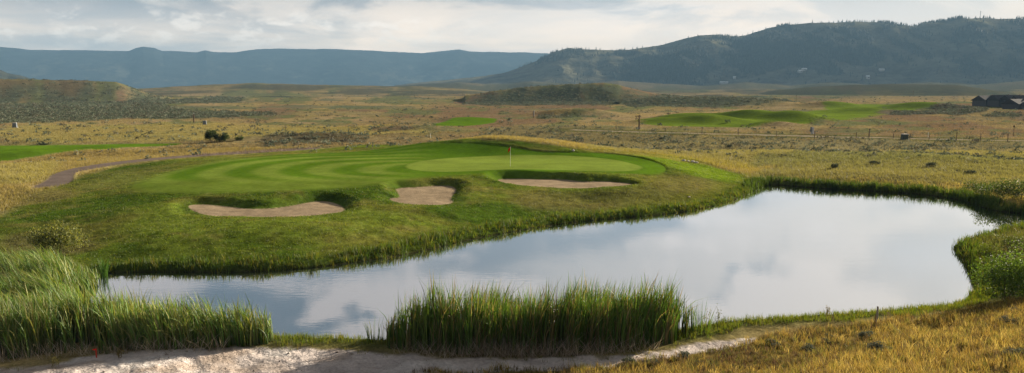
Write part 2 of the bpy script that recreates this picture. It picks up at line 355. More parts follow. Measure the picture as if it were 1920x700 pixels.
COL = lerp(COL, (.100, .122, .055), sst(st2, .0, .3)*.8*fz)
COL = lerp(COL, gold, sst(-n_l+n_s*.3, .25, .8)*.5)
COL = lerp(COL, sage, sst(fbm(GX, GY, 45, 4, 68)+n_s*.25, .15, .45)*.8*sst(DD, 240, 420))
SAGE = np.zeros(DD.shape)
def paint(poly, col, amt=1.0, feather=4.0, wamp=3.0, sg=None, rng=(0, 1e9)):
    global COL, SAGE
    P_ = uv_poly(poly); s = sdist(UU, VV, P_, 60.0)+warpL*wamp*2+warp*wamp*.6
    m = (1-sst(s, -feather*.5, feather*.5))*amt*(DD > rng[0])*(DD < rng[1])
    COL = lerp(COL, col, m)
    if sg is not None: SAGE = SAGE*(1-m)+sg*m
# mid-ground bands
paint([(1100,330),(1100,262),(1300,255),(1500,258),(1920,266),(2200,270),(2200,330),(1920,330),(1700,325),(1500,318),(1350,306)], (.165,.155,.085), .8, 6, 4, .07)
paint([(1400,312),(1420,290),(1550,285),(1750,288),(1920,296),(2200,300),(2200,316),(1920,312),(1700,306),(1550,312)], sage, .6, 6, 4, .22)
paint([(1450,335),(1450,324),(1600,322),(1800,330),(2000,340),(2000,352),(1800,345),(1600,337)], (.17,.125,.06), .7, 4, 2, .05)
paint([(900,262),(900,240),(1050,232),(1200,244),(1320,252),(1300,262),(1100,268)], (.14,.125,.065), .8, 5, 3, .06)
paint([(0,270),(0,236),(200,232),(500,232),(800,240),(800,252),(600,250),(400,262),(200,266)], (.26,.225,.075), .75, 5, 4, .03)
paint([(-300,232),(-300,200),(0,196),(200,186),(420,183),(500,190),(300,196),(330,205),(520,214),(500,217),(300,222),(100,228)], sage, .92, 3, 2.2, 1.0)
paint([(-300,200),(-300,160),(0,158),(100,160),(220,164),(290,178),(330,186),(200,187),(60,186)], (.070,.078,.050), .9, 3, 2, .9)
paint([(-300,152),(0,150),(150,152),(225,154),(262,168),(180,160),(60,157),(-300,158)], (.13,.10,.058), .8, 2, 1, .2)
paint([(860,196),(880,180),(960,171),(1040,167),(1150,170),(1200,178),(1240,184),(1230,192),(1100,198),(960,199)], (.060,.074,.050), .95, 3, 1.5, 1.0)
paint([(1170,200),(1180,188),(1300,183),(1440,184),(1500,192),(1480,198),(1300,200)], (.068,.080,.055), .9, 3, 1.5, 1.0)
paint([(1000,226),(1010,214),(1060,210),(1130,212),(1130,220),(1060,222)], (.075,.095,.045), .9, 3, 2, .8)
paint([(480,275),(480,258),(600,246),(680,252),(700,262),(640,270),(560,272)], (.105,.090,.055), .85, 3, 2, .2)
paint([(690,246),(700,238),(760,235),(790,240),(750,247)], (.12,.09,.065), .8, 2, 1, .4)
paint([(1655,216),(1665,209),(1740,207),(1850,203),(1855,211),(1760,216)], (.055,.058,.045), .9, 2, 1.5, 1.0)
paint([(1835,220),(1850,214),(1915,213),(1920,219)], (.055,.065,.045), .9, 2, 1.5, 1.0)
paint([(1540,200),(1440,190),(1600,182),(1920,181),(1920,186),(1700,190)], (.26,.19,.10), .6, 3, 2)
paint([(1400,338),(1440,306),(1600,300),(1800,302),(2200,306),(2200,356),(1900,352),(1750,344),(1600,339),(1480,334)], (.135,.130,.070), .8, 4, 3, .12)
# rough grass round the green
rough_lush = wpoly([(-100,440),(0,400),(66,359),(112,352),(137,341),(140,326),(255,304),(400,292),(600,280),(760,268),(880,262),(960,263),(1040,272),(1100,283),(1200,285),(1300,300),(1360,318),(1400,330),(1420,350),(1400,372),(1330,390),(1250,403),(1050,420),(950,437),(870,452),(740,482),(600,502),(430,512),(150,515),(-100,500)])
sR = sdist(GX, GY, rough_lush, 20.0)+warp*1.4
mR = 1-sst(sR, -1.2, 1.2)
RG = np.broadcast_to(np.array((.105, .142, .018)), DD.shape+(3,)).copy()
RG = lerp(RG, (.135, .125, .030), sst(fbm(GX, GY, 9, 5, 71, .6), -.15, .4)*.75)
RG = lerp(RG, (.036, .078, .006), sst(fbm(GX, GY, 12, 5, 72, .6), -.05, .35)*.85)
RG = lerp(RG, (.17, .145, .045), sst(fbm(GX, GY, 3.0, 4, 73, .65), .1, .6)*.55)
COL = COL*(1-mR[..., None])+RG*mR[..., None]
mRf = mR
def wpaint(poly, col, amt, fe, wa=1.0):
    global COL
    s = sdist(GX, GY, wpoly(poly), 15.0)+warp*wa+n_s*wa*.4
    COL = lerp(COL, col, (1-sst(s, -fe*.5, fe*.5))*amt)
wpaint([(1020,400),(960,380),(980,360),(1190,358),(1220,330),(1300,325),(1350,345),(1330,372),(1200,392)], (.125,.110,.040), .65, 3)
wpaint([(140,345),(180,320),(300,310),(380,302),(300,325),(235,350),(160,362)], (.115,.115,.035), .55, 4)
wpaint([(0,372),(40,352),(110,355),(160,366),(60,385),(-80,395)], (.19,.155,.06), .7, 2)
wpaint([(-60,330),(0,310),(90,300),(130,306),(95,330),(60,346),(-60,350)], (.26,.23,.095), .85, 2)
wpaint([(1150,287),(1260,292),(1330,310),(1400,330),(1360,340),(1290,330),(1255,312)], (.125,.195,.012), .9, 2, .6)
wpaint([(1060,276),(1180,282),(1300,294),(1420,312),(1430,322),(1340,312),(1250,298),(1150,288)], (.20,.17,.045), .75, 3, 1)
wpaint([(600,500),(760,470),(900,436),(1050,412),(1250,392),(1380,365),(1395,340),(1330,350),(1200,390),(1000,408),(860,430),(700,460),(560,480)], (.105,.115,.018), .75, 2.0)
wpaint([(200,505),(400,508),(600,498),(600,480),(400,485),(180,470)], (.045,.065,.010), .8, 2)
wpaint([(0,440),(60,436),(150,440),(180,465),(100,480),(0,480)], (.10,.085,.04), .7, 2)
# shores
mSh = (1-sst(PSD+n_s*.6, .5, 3.2))*(DD < 125)
COL = lerp(COL, (.050, .075, .012), mSh*.85)
COL = lerp(COL, (.030, .024, .016), 1-sst(PSD, -.05, .25))
# mown grass
FCOL = np.broadcast_to(np.array((.080, .150, .010)), DD.shape+(3,)).copy()
cx_, cy_ = at_z(905, 320, 1.8); cy_ = 86.0
sN = ((np.abs(GX-(-3.0))/30.)**2.3+(np.abs(GY-cy_)/17.)**2.3)**(1/2.3)
ph = np.sin(2*math.pi*sN/0.185+.6+n_m*.45)
side = sst(-(GX+8), 0, 6)*(1-.7*sst(-(GY-cy_)/17-.1+.0*GX, .3, .8))
stripe = sst(ph, -.9, .9)*side
FCOL = lerp(FCOL, (.155, .215, .032), stripe*.95)
FCOL = lerp(FCOL, (.14, .175, .03), .8*(1-sst(SD_F, -1.6, -1.1))*(0)+.55*sst(-(GY-cy_)/17., .35, .75)*(GX < 5))
FCOL = lerp(FCOL, (.055, .12, .006), sst(GY, 97, 104)*.6)
FCOL = FCOL*(1+.10*n_m[..., None]+.10*n_s[..., None])
fw_ = .15+1.3*(1-sst(GX, -14, -2)*sst(GY, 80, 88)); mF = 1-sst(SD_F+warp*.5*fw_, -fw_, fw_)
COL = COL*(1-mF[..., None])+FCOL*mF[..., None]
GC = np.broadcast_to(np.array((.165, .225, .036)), DD.shape+(3,)).copy()*(1+.05*n_m[..., None])
cl = (1-sst(np.abs(SD_G-.25), .05, .3))
COL = lerp(COL, (.06, .10, .012), cl*.3)
mG = 1-sst(SD_G, -.3, .3); COL = COL*(1-mG[..., None])+GC*mG[..., None]
for s in SD_B:
    COL = lerp(COL, (.055, .090, .014), (1-sst(s, .5, 1.6))*.5)
    m = 1-sst(s, -.02, .16); COL = COL*(1-m[..., None])+(np.array((.285, .22, .145))*(1+.10*n_s+.08*fbm(GX, GY, .7, 3, 77))[..., None])*m[..., None]
m = 1-sst(SD_P, -.15, .15); COL = COL*(1-m[..., None])+(np.array((.17, .135, .115))*(1+.10*n_s)[..., None])*m[..., None]
for i, s in enumerate(SD_FF):
    m = 1-sst(s+warp*(.8 if i != 1 else 5), -.6, .6 if i != 1 else 4)
    c = np.broadcast_to(np.array((.085, .16, .010) if i != 1 else (.12, .175, .020)), DD.shape+(3,))*(1+.15*n_m)[..., None]
    COL = COL*(1-m[..., None])+c*m[..., None]; SAGE *= (1-m)
m = (1-sst(SD_R, 1.3, 1.9))*(DD < 230); COL = lerp(COL, (.27, .23, .165), m); SAGE *= (1-m)
m = (1-sst(np.abs(SD_R-4.5)+warp*1.5, 1.5, 3.5))*(DD > 150)*(DD < 240); COL = lerp(COL, (.06, .075, .022), m*.6)
# near golden slope and dirt track
ns2 = sst(GY-0.0*GX, 40, 34)*(DD < 45)
foreg = sdist(GX, GY, wpoly([(700,720),(740,699),(980,687),(1160,683),(1260,668),(1350,652),(1410,636),(1480,620),(1640,606),(1760,596),(1850,578),(1920,566),(2200,540),(2600,900),(700,900)], 1), 8.0)+warp*.4
m = 1-sst(foreg, -.5, .5)
FG = np.broadcast_to(np.array((.185, .135, .035)), DD.shape+(3,)).copy()
FG = lerp(FG, (.10, .065, .035), sst(fbm(GX, GY, 2.5, 4, 81), .1, .5)*.8)
FG = lerp(FG, (.11, .10, .03), sst(fbm(GX, GY, 4, 4, 82), .0, .5)*.6)
COL = COL*(1-m[..., None])+FG*m[..., None]; MFG = m
DC = np.broadcast_to(np.array((.50, .44, .41)), DD.shape+(3,)).copy()
DC = lerp(DC, (.36, .29, .24), sst(fbm(GX*.6, GY, 1.4, 4, 83, .6), .0, .5)*.9)
DC = lerp(DC, (.60, .56, .53), sst(fbm(GX*.5, GY, .8, 4, 84, .6), .15, .6)*.7)
m = 1-sst(SD_T+n_s*.35+fbm(GX, GY, .6, 3, 85)*.15, -.12, .12); COL = COL*(1-m[..., None])+DC*m[..., None]; MTR = m
wpaint([(1780,466),(1850,442),(1920,430),(2100,420),(2100,560),(1920,566),(1840,572),(1830,545)], (.055,.065,.02), .9, 1)
wpaint([(1850,470),(1920,455),(2050,460),(2050,500),(1920,500),(1860,490)], (.12,.09,.065), .8, 1)
# mountains
mt = sst(DD, 2500, 2750)
MC = np.broadcast_to(np.array((.135, .128, .080)), DD.shape+(3,)).copy()
nf = fbm(GX, GY*.5, 300, 5, 91, .6); nf2 = fbm(GX, GY*.5, 90, 4, 92, .6)
MC = lerp(MC, (.14, .115, .075), sst(nf2, 0, .6)*.7)
elevm = Zg/np.maximum(DD, 1)
FORB = [uv_poly([(1440,62),(1520,50),(1600,50),(1640,80),(1650,110),(1590,130),(1580,148),(1480,138),(1400,135),(1380,148),(1300,140),(1180,130),(1180,110),(1290,98),(1370,90)], 1),
        uv_poly([(1640,50),(1700,56),(1760,50),(1830,42),(1920,45),(2100,50),(2100,100),(1920,110),(1800,95),(1700,90)], 1),
        uv_poly([(1330,75),(1380,78),(1385,95),(1330,92)], 1)]
FOR = np.zeros(DD.shape)
big = DD > 2500
for k, P_ in enumerate(FORB):
    s = np.full(DD.shape, 50.0); s[big] = sdist(UU[big], VV[big]*40, P_*np.array([1, 40]), 50.0)
    FOR = np.maximum(FOR, (1-sst(s+nf*40+nf2*26, -3, 3))*(1 if k != 1 else .7))
FOR = np.maximum(FOR, sst(nf*.8+nf2*.5, .28, .42)*.8*sst(UU, -100, 60)*sst(Zg, 30, 80))*(DD < 4040)*big
MC = lerp(MC, (.034, .042, .024), FOR*.8)
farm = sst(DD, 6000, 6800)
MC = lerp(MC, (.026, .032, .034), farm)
MC = lerp(MC, (.10, .10, .075), farm*sst(nf2*.8+nf*.5, .05, .4)*.8*(1-.7*sst(Zg, 120, 330)))
COL = COL*(1-mt[..., None])+MC*mt[..., None]
for di, c_ in ((4, (.066, .074, .045)), (5, (.036, .045, .030)), (6, (.05, .055, .04))):
    COL = lerp(COL, c_, ((DOM == di)*1.0)*(.75+.25*sst(nf2, -.3, .4)))
s4 = fbm(UU, VV*40, 70, 5, 163, .6)*1.0+nf2*.5
COL = lerp(COL, (.17, .14, .085), ((DOM == 4) | (DOM == -1))*(DD > 900)*(DD < 2750)*sst(s4, .05, .4)*.8)
COL = lerp(COL, (.038, .046, .030), ((DOM == 4) | (DOM == -1))*(DD > 900)*(DD < 2750)*sst(-s4, .05, .4)*.75)
COL = lerp(COL, (.06, .065, .045), ((DOM == 1)*1.0)*sst(nf2+nf*.5, -.15, .25)*.8)
hillt = sst(DD, 1100, 1500)*(1-mt)
COL = lerp(COL, (.085, .082, .055), hillt*(.35+.5*sst(nf2, -.1, .5)))
SAGE = np.clip(SAGE, 0, 1)
# ------------------------------------------------------------------ meshes
def mk_mesh(name, V, F, col=None, fcol=None, smooth=False):
    """V (n,3); F list of int arrays (m,3)/(m,4)"""
    me = bpy.data.meshes.new(name); V = np.asarray(V, np.float32)
    F = [np.asarray(f, np.int32) for f in (F if isinstance(F, list) else [F]) if len(f)]
    loops = np.concatenate([f.ravel() for f in F]); sizes = np.concatenate([np.full(len(f), f.shape[1], np.int32) for f in F])
    me.vertices.add(len(V)); me.vertices.foreach_set('co', V.ravel())
    me.loops.add(len(loops)); me.loops.foreach_set('vertex_index', loops)
    me.polygons.add(len(sizes)); st = np.concatenate([[0], np.cumsum(sizes)[:-1]]).astype(np.int32)
    me.polygons.foreach_set('loop_start', st)
    me.update(calc_edges=True); me.validate(verbose=False)
    if col is not None:
        at = me.color_attributes.new('Col', 'FLOAT_COLOR', 'POINT')
        c = np.ones((len(V), 4), np.float32); c[:, :3] = col; at.data.foreach_set('color', c.ravel())
    if smooth: me.polygons.foreach_set('use_smooth', np.ones(len(sizes), bool))
    return me
def tag(o, label=None, cat=None, group=None, kind=None):
    if label: o['label'] = label
    if cat: o['category'] = cat
    if group: o['group'] = group
    if kind: o['kind'] = kind
    return o
def link(name, me, mat, parent=None):
    o = bpy.data.objects.new(name, me); C.objects.link(o)
    if mat is not None and len(me.materials) == 0: me.materials.append(mat)
    if parent is not None: o.parent = parent
    return o
def empty(name, loc, rz=0.0):
    o = bpy.data.objects.new(name, None); C.objects.link(o); o.location = loc; o.rotation_euler = (0, 0, rz); o.empty_display_size = .2
    return o
# ------------------------------------------------------------------ materials
def mat(name):
    m = bpy.data.materials.new(name); m.use_nodes = True; return m, NT(m.node_tree)
def ground_mat(name, s1=.35, s2=.35, bumpd=.04, fs=9.0, rough=.9, aniso=1.0):
    m, T = mat(name)
    a = T.n('ShaderNodeVertexColor', layer_name='Col').outputs[0]
    g = T.n('ShaderNodeNewGeometry').outputs['Position']
    gv = T.n('ShaderNodeMapping', ins={0: g, 3: (1, aniso, 1)}).outputs[0]
    na = T.noise(gv, fs, 5, .65); nb = T.noise(gv, fs*.13, 4, .6); ncc = T.noise(gv, fs*.012, 5, .6)
    f = T.math('MULTIPLY', T.ss(na, .25, .75, 1-s1, 1+s1), T.ss(nb, .3, .7, 1-s2, 1+s2))
    f = T.math('MULTIPLY', f, T.ss(ncc, .3, .7, .85, 1.15))
    c = T.n('ShaderNodeVectorMath', operation='SCALE', ins={0: a, 'Scale': f}).outputs[0]
    h = T.math('ADD', na, T.math('MULTIPLY', nb, 3.0))
    b = T.n('ShaderNodeBump', ins={'Strength': .8, 'Distance': bumpd, 'Height': h}).outputs[0]
    p = T.n('ShaderNodeBsdfPrincipled', ins={'Base Color': c, 'Roughness': rough, 'Specular IOR Level': 0.0, 'Normal': b})
    T.out(p.outputs[0]); return m
def leaf_mat(name, trans=.45, rough=.6, spec=.25, tint=(1.25, 1.2, .5)):
    m, T = mat(name)
    a = T.n('ShaderNodeVertexColor', layer_name='Col').outputs[0]
    p = T.n('ShaderNodeBsdfPrincipled', ins={'Base Color': a, 'Roughness': rough, 'Specular IOR Level': spec})
    tc_ = T.mix(1.0, a, tint, 'MULTIPLY')
    t = T.n('ShaderNodeBsdfTranslucent', ins={0: tc_})
    T.out(T.n('ShaderNodeMixShader', ins={0: trans, 1: p.outputs[0], 2: t.outputs[0]}).outputs[0]); return m
def plain_mat(name, col, rough=.6, spec=.3, metal=0.0, var=.2, ns=6.0, bumpd=.0, trans=0.0):
    m, T = mat(name)
    g = T.n('ShaderNodeTexCoord').outputs['Object']
    na = T.noise(g, ns, 5, .6)
    c = T.mix(na, tuple(v*(1-var) for v in col), tuple(min(1, v*(1+var)) for v in col))
    ins = {'Base Color': c, 'Roughness': rough, 'Specular IOR Level': spec, 'Metallic': metal}
    if bumpd: ins['Normal'] = T.n('ShaderNodeBump', ins={'Strength': .6, 'Distance': bumpd, 'Height': na}).outputs[0]
    p = T.n('ShaderNodeBsdfPrincipled', ins=ins)
    T.out(p.outputs[0]); return m
M = dict(ground=ground_mat('ground_mat'), mown=ground_mat('mown_grass_mat', .18, .12, .012, 14), putt=ground_mat('putting_mat', .08, .06, .004, 18),
  sand=ground_mat('sand_mat', .18, .14, .03, 7), asphalt=ground_mat('path_mat', .10, .10, .005, 30), dirt=ground_mat('dirt_mat', .22, .15, .09, 7.0),
  mount=ground_mat('mountain_mat', .25, .4, 6.0, .05), leaf=leaf_mat('leaf_mat'), reed=leaf_mat('reed_mat', .34, .5, .22, (1.3, 1.3, .45)), dry=leaf_mat('dry_grass_mat', .40, .7, .1, (1.15, 1.05, .75)),
  conif=leaf_mat('needle_mat', .1, .8, .1), sagel=leaf_mat('sage_leaf_mat', .2, .8, .1, (1, 1, .9)))
M['wood'] = plain_mat('wood_mat', (.09, .055, .035), .8, .2, 0, .3, 9, .004)
M['bark'] = plain_mat('bark_mat', (.08, .06, .045), .9, .1, 0, .3, 20, .004)
M['grey'] = plain_mat('weathered_post_mat', (.30, .28, .26), .7, .3, 0, .25, 12, .002)
M['steel'] = plain_mat('steel_mat', (.45, .45, .46), .45, .5, .5, .12, 5)
M['cabinet'] = plain_mat('cabinet_mat', (.035, .05, .04), .5, .4, 0, .2, 3)
M['bluebox'] = plain_mat('utility_box_mat', (.11, .13, .15), .5, .4, 0, .2, 3)
M['concrete'] = plain_mat('concrete_mat', (.42, .40, .36), .9, .2, 0, .15, 8, .003)
M['white'] = plain_mat('white_paint_mat', (.78, .77, .74), .5, .4, 0, .06, 4)
M['red'] = plain_mat('red_paint_mat', (.45, .035, .02), .6, .3, 0, .2, 4)
M['redflag'] = plain_mat('flag_cloth_mat', (.60, .025, .015), .8, .1, 0, .1, 4)
M['roof'] = plain_mat('shingle_mat', (.055, .055, .065), .85, .2, 0, .25, 2.5, .01)
M['wall'] = plain_mat('siding_mat', (.10, .10, .11), .8, .2, 0, .2, 2)
M['stone'] = plain_mat('stone_mat', (.34, .29, .25), .9, .2, 0, .3, 6, .02)
M['glass'] = plain_mat('window_glass_mat', (.05, .06, .07), .1, .8, 0, .1, 1)
M['hwall'] = plain_mat('pale_wall_mat', (.50, .48, .45), .8, .2, 0, .1, .2)
M['mroof'] = plain_mat('metal_roof_mat', (.70, .72, .74), .45, .5, .2, .1, .3)
# ------------------------------------------------------------------ ground split by surface, sharing one edge
V = np.stack([GX, GY, Zg], 2).reshape(-1, 3).astype(np.float32); CC = COL.reshape(-1, 3).astype(np.float32)
idx = np.arange(nr*nc).reshape(nr, nc)
Q = np.stack([idx[:-1, :-1], idx[:-1, 1:], idx[1:, 1:], idx[1:, :-1]], 2).reshape(-1, 4)[:, ::-1]
def fm(a): return (a[:-1, :-1]+a[1:, :-1]+a[:-1, 1:]+a[1:, 1:]).ravel()/4
reg = np.zeros(len(Q), int); fd = fm(DD)
reg[fd > 2750] = 1; reg[fd > 6300] = 2
reg[(fm(SD_F) < 0)] = 3; reg[(fm(SD_G) < 0)] = 4
for i, s in enumerate(SD_B): reg[fm(s) < .08] = 5+i
reg[fm(SD_P) < 0] = 8
reg[fm(MTR) > .5] = 9
for i, s in enumerate(SD_FF): reg[fm(s+warp*(.8 if i != 1 else 5)) < 0] = 10+i
reg[(fm(SD_R) < 1.6) & (fd < 230)] = 13
names = {0: ('ground', M['ground'], 'rolling ground of dry grass, sagebrush and green rough around the pond'), 1: ('mountain_slope', M['mount'], 'near forested mountain rising on the right'),
 2: ('mountain_range', M['mount'], 'far blue mountain range along the left horizon'), 3: ('fairway', M['mown'], 'striped mown grass surrounding the putting green'), 4: ('putting_green', M['putt'], 'smooth pale putting green with the flag'),
 5: ('sand_bunker', M['sand'], 'long kidney shaped sand bunker nearest the left reeds'), 6: ('sand_bunker', M['sand'], 'small middle sand bunker with a tongue on its left'), 7: ('sand_bunker', M['sand'], 'long thin sand bunker below the putting green'),
 8: ('cart_path', M['asphalt'], 'brown cart path bending left of the fairway'), 9: ('dirt_track', M['dirt'], 'pale eroded dirt track along the near shore'),
 10: ('fairway', M['mown'], 'flat green fairway at the left edge beyond the cart path'), 11: ('fairway', M['mown'], 'far hummocky green fairway on the right plain'), 12: ('fairway', M['mown'], 'small distant green patch behind the mound'), 13: ('road', M['asphalt'], 'pale gravel road crossing the plain on the right')}
for r, (nm, mt_, lb) in names.items():
    q = Q[reg == r]
    if not len(q): continue
    u, inv = np.unique(q, return_inverse=True)
    o = link(nm, mk_mesh(nm, V[u], inv.reshape(-1, 4), CC[u], smooth=True), mt_); tag(o, lb, kind='structure')
# ------------------------------------------------------------------ water
gx, gy = np.meshgrid(np.arange(-45, 85, .8), np.arange(25, 100, .8))
sw = sdist(gx, gy, POND, 5.0)
ii = np.arange(gx.size).reshape(gx.shape); ok = (np.minimum.reduce([sw[:-1, :-1], sw[1:, :-1], sw[:-1, 1:], sw[1:, 1:]]) < .25)
q = np.stack([ii[:-1, :-1], ii[:-1, 1:], ii[1:, 1:], ii[1:, :-1]], 2)[ok]
u, inv = np.unique(q, return_inverse=True)
m, T = mat('water_mat')
g = T.n('ShaderNodeNewGeometry').outputs['Position']
gm = T.n('ShaderNodeMapping', ins={0: g, 3: (1, 2.2, 1)}).outputs[0]
hh = T.math('ADD', T.noise(gm, 1.6, 4, .5), T.math('MULTIPLY', T.noise(gm, .25, 2, .5), 1.2))
calm = T.ss(T.noise(g, .06, 2, .5), .35, .65, .25, 1.0)
bp = T.n('ShaderNodeBump', ins={'Strength': calm, 'Distance': .0035, 'Height': hh}).outputs[0]
gl = T.n('ShaderNodeBsdfGlossy', ins={0: (.93, .95, .97, 1), 'Roughness': .012, 'Normal': bp})
df = T.n('ShaderNodeBsdfDiffuse', ins={0: (.035, .042, .035, 1)})
lw = T.n('ShaderNodeFresnel', ins={0: 2.6, 'Normal': bp}).outputs[0]
T.out(T.n('ShaderNodeMixShader', ins={0: T.ss(lw, .1, .55, .45, .97), 1: df.outputs[0], 2: gl.outputs[0]}).outputs[0])
o = link('water', mk_mesh('water', np.stack([gx.ravel()[u], gy.ravel()[u], np.zeros(len(u))], 1), inv.reshape(-1, 4), smooth=True), m); tag(o, 'still pond reflecting the cloudy sky', kind='structure')

# ------------------------------------------------------------------ vegetation builders
def ribbons(P, h, wd, lean, col, S=3, tipcol=None, curve=1.8, droop=None):
    """P (n,3) roots; h, wd (n,); lean (n,2) horizontal offset at the tip as a fraction of h; tapering curved blades"""
    n = len(P); a = RNG.uniform(0, 2*math.pi, n); sd = np.stack([np.cos(a), np.sin(a), np.zeros(n)], 1)
    Vs = []; Cs = []
    for k in range(S+1):
        t = k/S; c = P.copy().astype(float)
        c[:, :2] += lean*h[:, None]*(t**curve)
        c[:, 2] += h*(t-(0 if droop is None else droop)*t**3)
        ww = wd*(1-.55*t) if k < S else wd*0
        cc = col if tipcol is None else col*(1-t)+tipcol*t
        if k < S: Vs += [c-sd*ww[:, None]*.5, c+sd*ww[:, None]*.5]; Cs += [cc, cc]
        else: Vs += [c]; Cs += [cc]
    m = len(Vs); V_ = np.stack(Vs, 1).reshape(-1, 3); C_ = np.stack(Cs, 1).reshape(-1, 3)
    b = (np.arange(n)*m)[:, None]; F = []
    for k in range(S-1): F.append(b+np.array([2*k, 2*k+1, 2*k+3, 2*k+2]))
    F4 = np.concatenate(F) if F else np.zeros((0, 4), int)
    return V_, [F4, b+np.array([2*S-2, 2*S-1, 2*S])], C_
def merge(parts):
    Vv = []; F3 = []; F4 = []; Cc = []; off = 0
    for v, f, c in parts:
        Vv.append(v); Cc.append(c)
        for q_ in f:
            if len(q_): (F3 if q_.shape[1] == 3 else F4).append(q_+off)
        off += len(v)
    F = []
    if F4: F.append(np.concatenate(F4))
    if F3: F.append(np.concatenate(F3))
    return np.concatenate(Vv), F, np.concatenate(Cc)
def cvar(n, cols, wts=None, v=.22):
    cols = np.array(cols); k = RNG.choice(len(cols), n, p=wts); return cols[k]*RNG.uniform(1-v, 1+v, (n, 1))
def leaves(P, s, col, flat=0.0):
    """random small diamond leaves at points P"""
    n = len(P); d = RNG.normal(size=(n, 3)); d /= np.linalg.norm(d, axis=1)[:, None]; e = RNG.normal(size=(n, 3)); e -= (e*d).sum(1)[:, None]*d; e /= np.linalg.norm(e, axis=1)[:, None]
    s = np.asarray(s)[:, None] if np.ndim(s) else s
    V_ = np.stack([P-d*s, P+e*s*.45, P+d*s, P-e*s*.45], 1).reshape(-1, 3)
    return V_, [np.arange(n*4).reshape(n, 4)], np.repeat(col, 4, 0)
def in_area(sdf, box, n, thr=0):
    x = RNG.uniform(box[0], box[1], n); y = RNG.uniform(box[2], box[3], n); k = sdf(x, y) < thr; return x[k], y[k]
def clump(pt, n):      # n jittered copies of points
    return np.repeat(pt, n, 0)

# --- cattail stands
def reed_stand(name, label, poly, dens, h0, h1, lean, cols, spread=.25, tip=None, heads=.02, hfun=None):
    P_ = poly; b = P_.min(0); t = P_.max(0); area = (t-b).prod()
    x, y = in_area(lambda a, c: sdist(a, c, P_, 3.0), (b[0], t[0], b[1], t[1]), int(area*dens))
    dens_n = fbm(x, y, 1.3, 3, 101); k = dens_n > RNG.uniform(-.75, .25, len(x)); x, y = x[k], y[k]
    edge = -sdist(x, y, P_, 3.0)
    z = np.maximum(hz(x, y), -.3); n = len(x)
    H = RNG.uniform(h0, h1, n)*(1+.30*fbm(x, y, 1.3, 3, 102))*(.62+.38*sst(edge, 0, .7))
    if hfun is not None: H = H*hfun(x, y)
    parts = []
    per = 5
    for j in range(per):
        hh_ = H*RNG.uniform(.72, 1.08, n); P3 = np.stack([x+RNG.normal(0, .03, n), y+RNG.normal(0, .03, n), z], 1)
        gust = fbm(x, y, 2.5, 2, 103)[:, None]*.12
        L = np.array(lean)+gust+RNG.normal(0, spread, (n, 2))*RNG.choice([.45, .8, 1.7], (n, 1), p=[.6, .3, .1])
        c = cvar(n, cols, v=.5)*(1+.45*fbm(x, y, 1.1, 3, 104))[:, None]; tc2 = c*np.array(tip if tip is not None else (1.5, 1.3, 1.3))  # blade colour pales towards the tip, sunlight on the reed tops painted in
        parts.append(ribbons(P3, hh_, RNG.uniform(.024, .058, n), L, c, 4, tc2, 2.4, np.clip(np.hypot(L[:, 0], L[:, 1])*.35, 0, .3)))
    V_, F_, C_ = merge(parts)
    o = link(name, mk_mesh(name, V_, F_, C_), M['reed']); tag(o, label, 'reeds', kind='stuff'); return o
RC = [(.060,.125,.026), (.042,.100,.018), (.085,.145,.032), (.14,.16,.05)]
ZW = np.maximum(Zg, 0.0)
def wp(pxs, z=0.1):
    p = np.array(pxs, float); p[:, 0] = np.clip(p[:, 0], -600, 2500); return smooth_poly(hit(p[:, 0], p[:, 1], ZW), 1)
cen = wp([(716,652),(740,632),(850,618),(1000,612),(1150,612),(1230,612),(1306,622),(1285,640),(1210,652),(1130,664),(1000,668),(860,664),(760,660)])
reed_stand('cattail_stand', 'dense tall green cattails standing alone in the middle of the near shore', cen, 50, 1.7, 2.6, (.04, .0), RC[:3]+[(.15,.13,.07)], .19,
           hfun=lambda x, y: .88+.2*sst(x, -5.4, -3.5)-.06*sst(x, 5.5, 7.5))
lf = wp([(-420,668),(-420,600),(0,612),(150,600),(250,612),(350,622),(440,628),(505,632),(520,642),(480,650),(380,655),(250,660),(120,668),(0,674),(-300,690)])
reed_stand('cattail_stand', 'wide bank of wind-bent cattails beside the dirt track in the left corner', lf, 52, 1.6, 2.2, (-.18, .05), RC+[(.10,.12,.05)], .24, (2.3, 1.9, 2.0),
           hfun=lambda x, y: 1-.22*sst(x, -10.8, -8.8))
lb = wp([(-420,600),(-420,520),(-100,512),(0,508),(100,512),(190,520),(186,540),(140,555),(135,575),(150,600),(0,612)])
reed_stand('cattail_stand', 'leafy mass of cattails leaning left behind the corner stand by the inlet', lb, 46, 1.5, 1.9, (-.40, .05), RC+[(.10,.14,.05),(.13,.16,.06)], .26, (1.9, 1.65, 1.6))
# a lone small tuft in the water by it and at the far bank
def tuft_thing(name, label, px, py, n, r, h, cols, zoff=0.0, cat='reeds', group=None, lean=(0, 0)):
    c = hit(px, py)[0]; z = max(float(hz(c[0], c[1])), -.05)+zoff
    a = RNG.uniform(0, 2*math.pi, n); rr = r*np.sqrt(RNG.uniform(0, 1, n)); P3 = np.stack([rr*np.cos(a), rr*np.sin(a), np.zeros(n)], 1)
    L = P3[:, :2]/max(r, .01)*.25+RNG.normal(0, .1, (n, 2))+np.array(lean)
    H = h*RNG.uniform(.55, 1.05, n); c_ = cvar(n, cols)
    v, f, cc = ribbons(P3, H, RNG.uniform(.015, .03, n), L, c_, 4, c_*1.3, 2.2)
    o = link(name, mk_mesh(name, v, f, cc), M['reed']); o.location = (c[0], c[1], z); tag(o, label, cat, group); return o
tuft_thing('reed_tuft', 'few dark green reeds rising from open water beside the left inlet', 196, 538, 60, .22, 1.25, RC[:2])
tuft_thing('reed_tuft', 'small dark reed tuft in the water under the far bank', 1565, 357, 90, .35, .75, [(.02,.04,.01)])
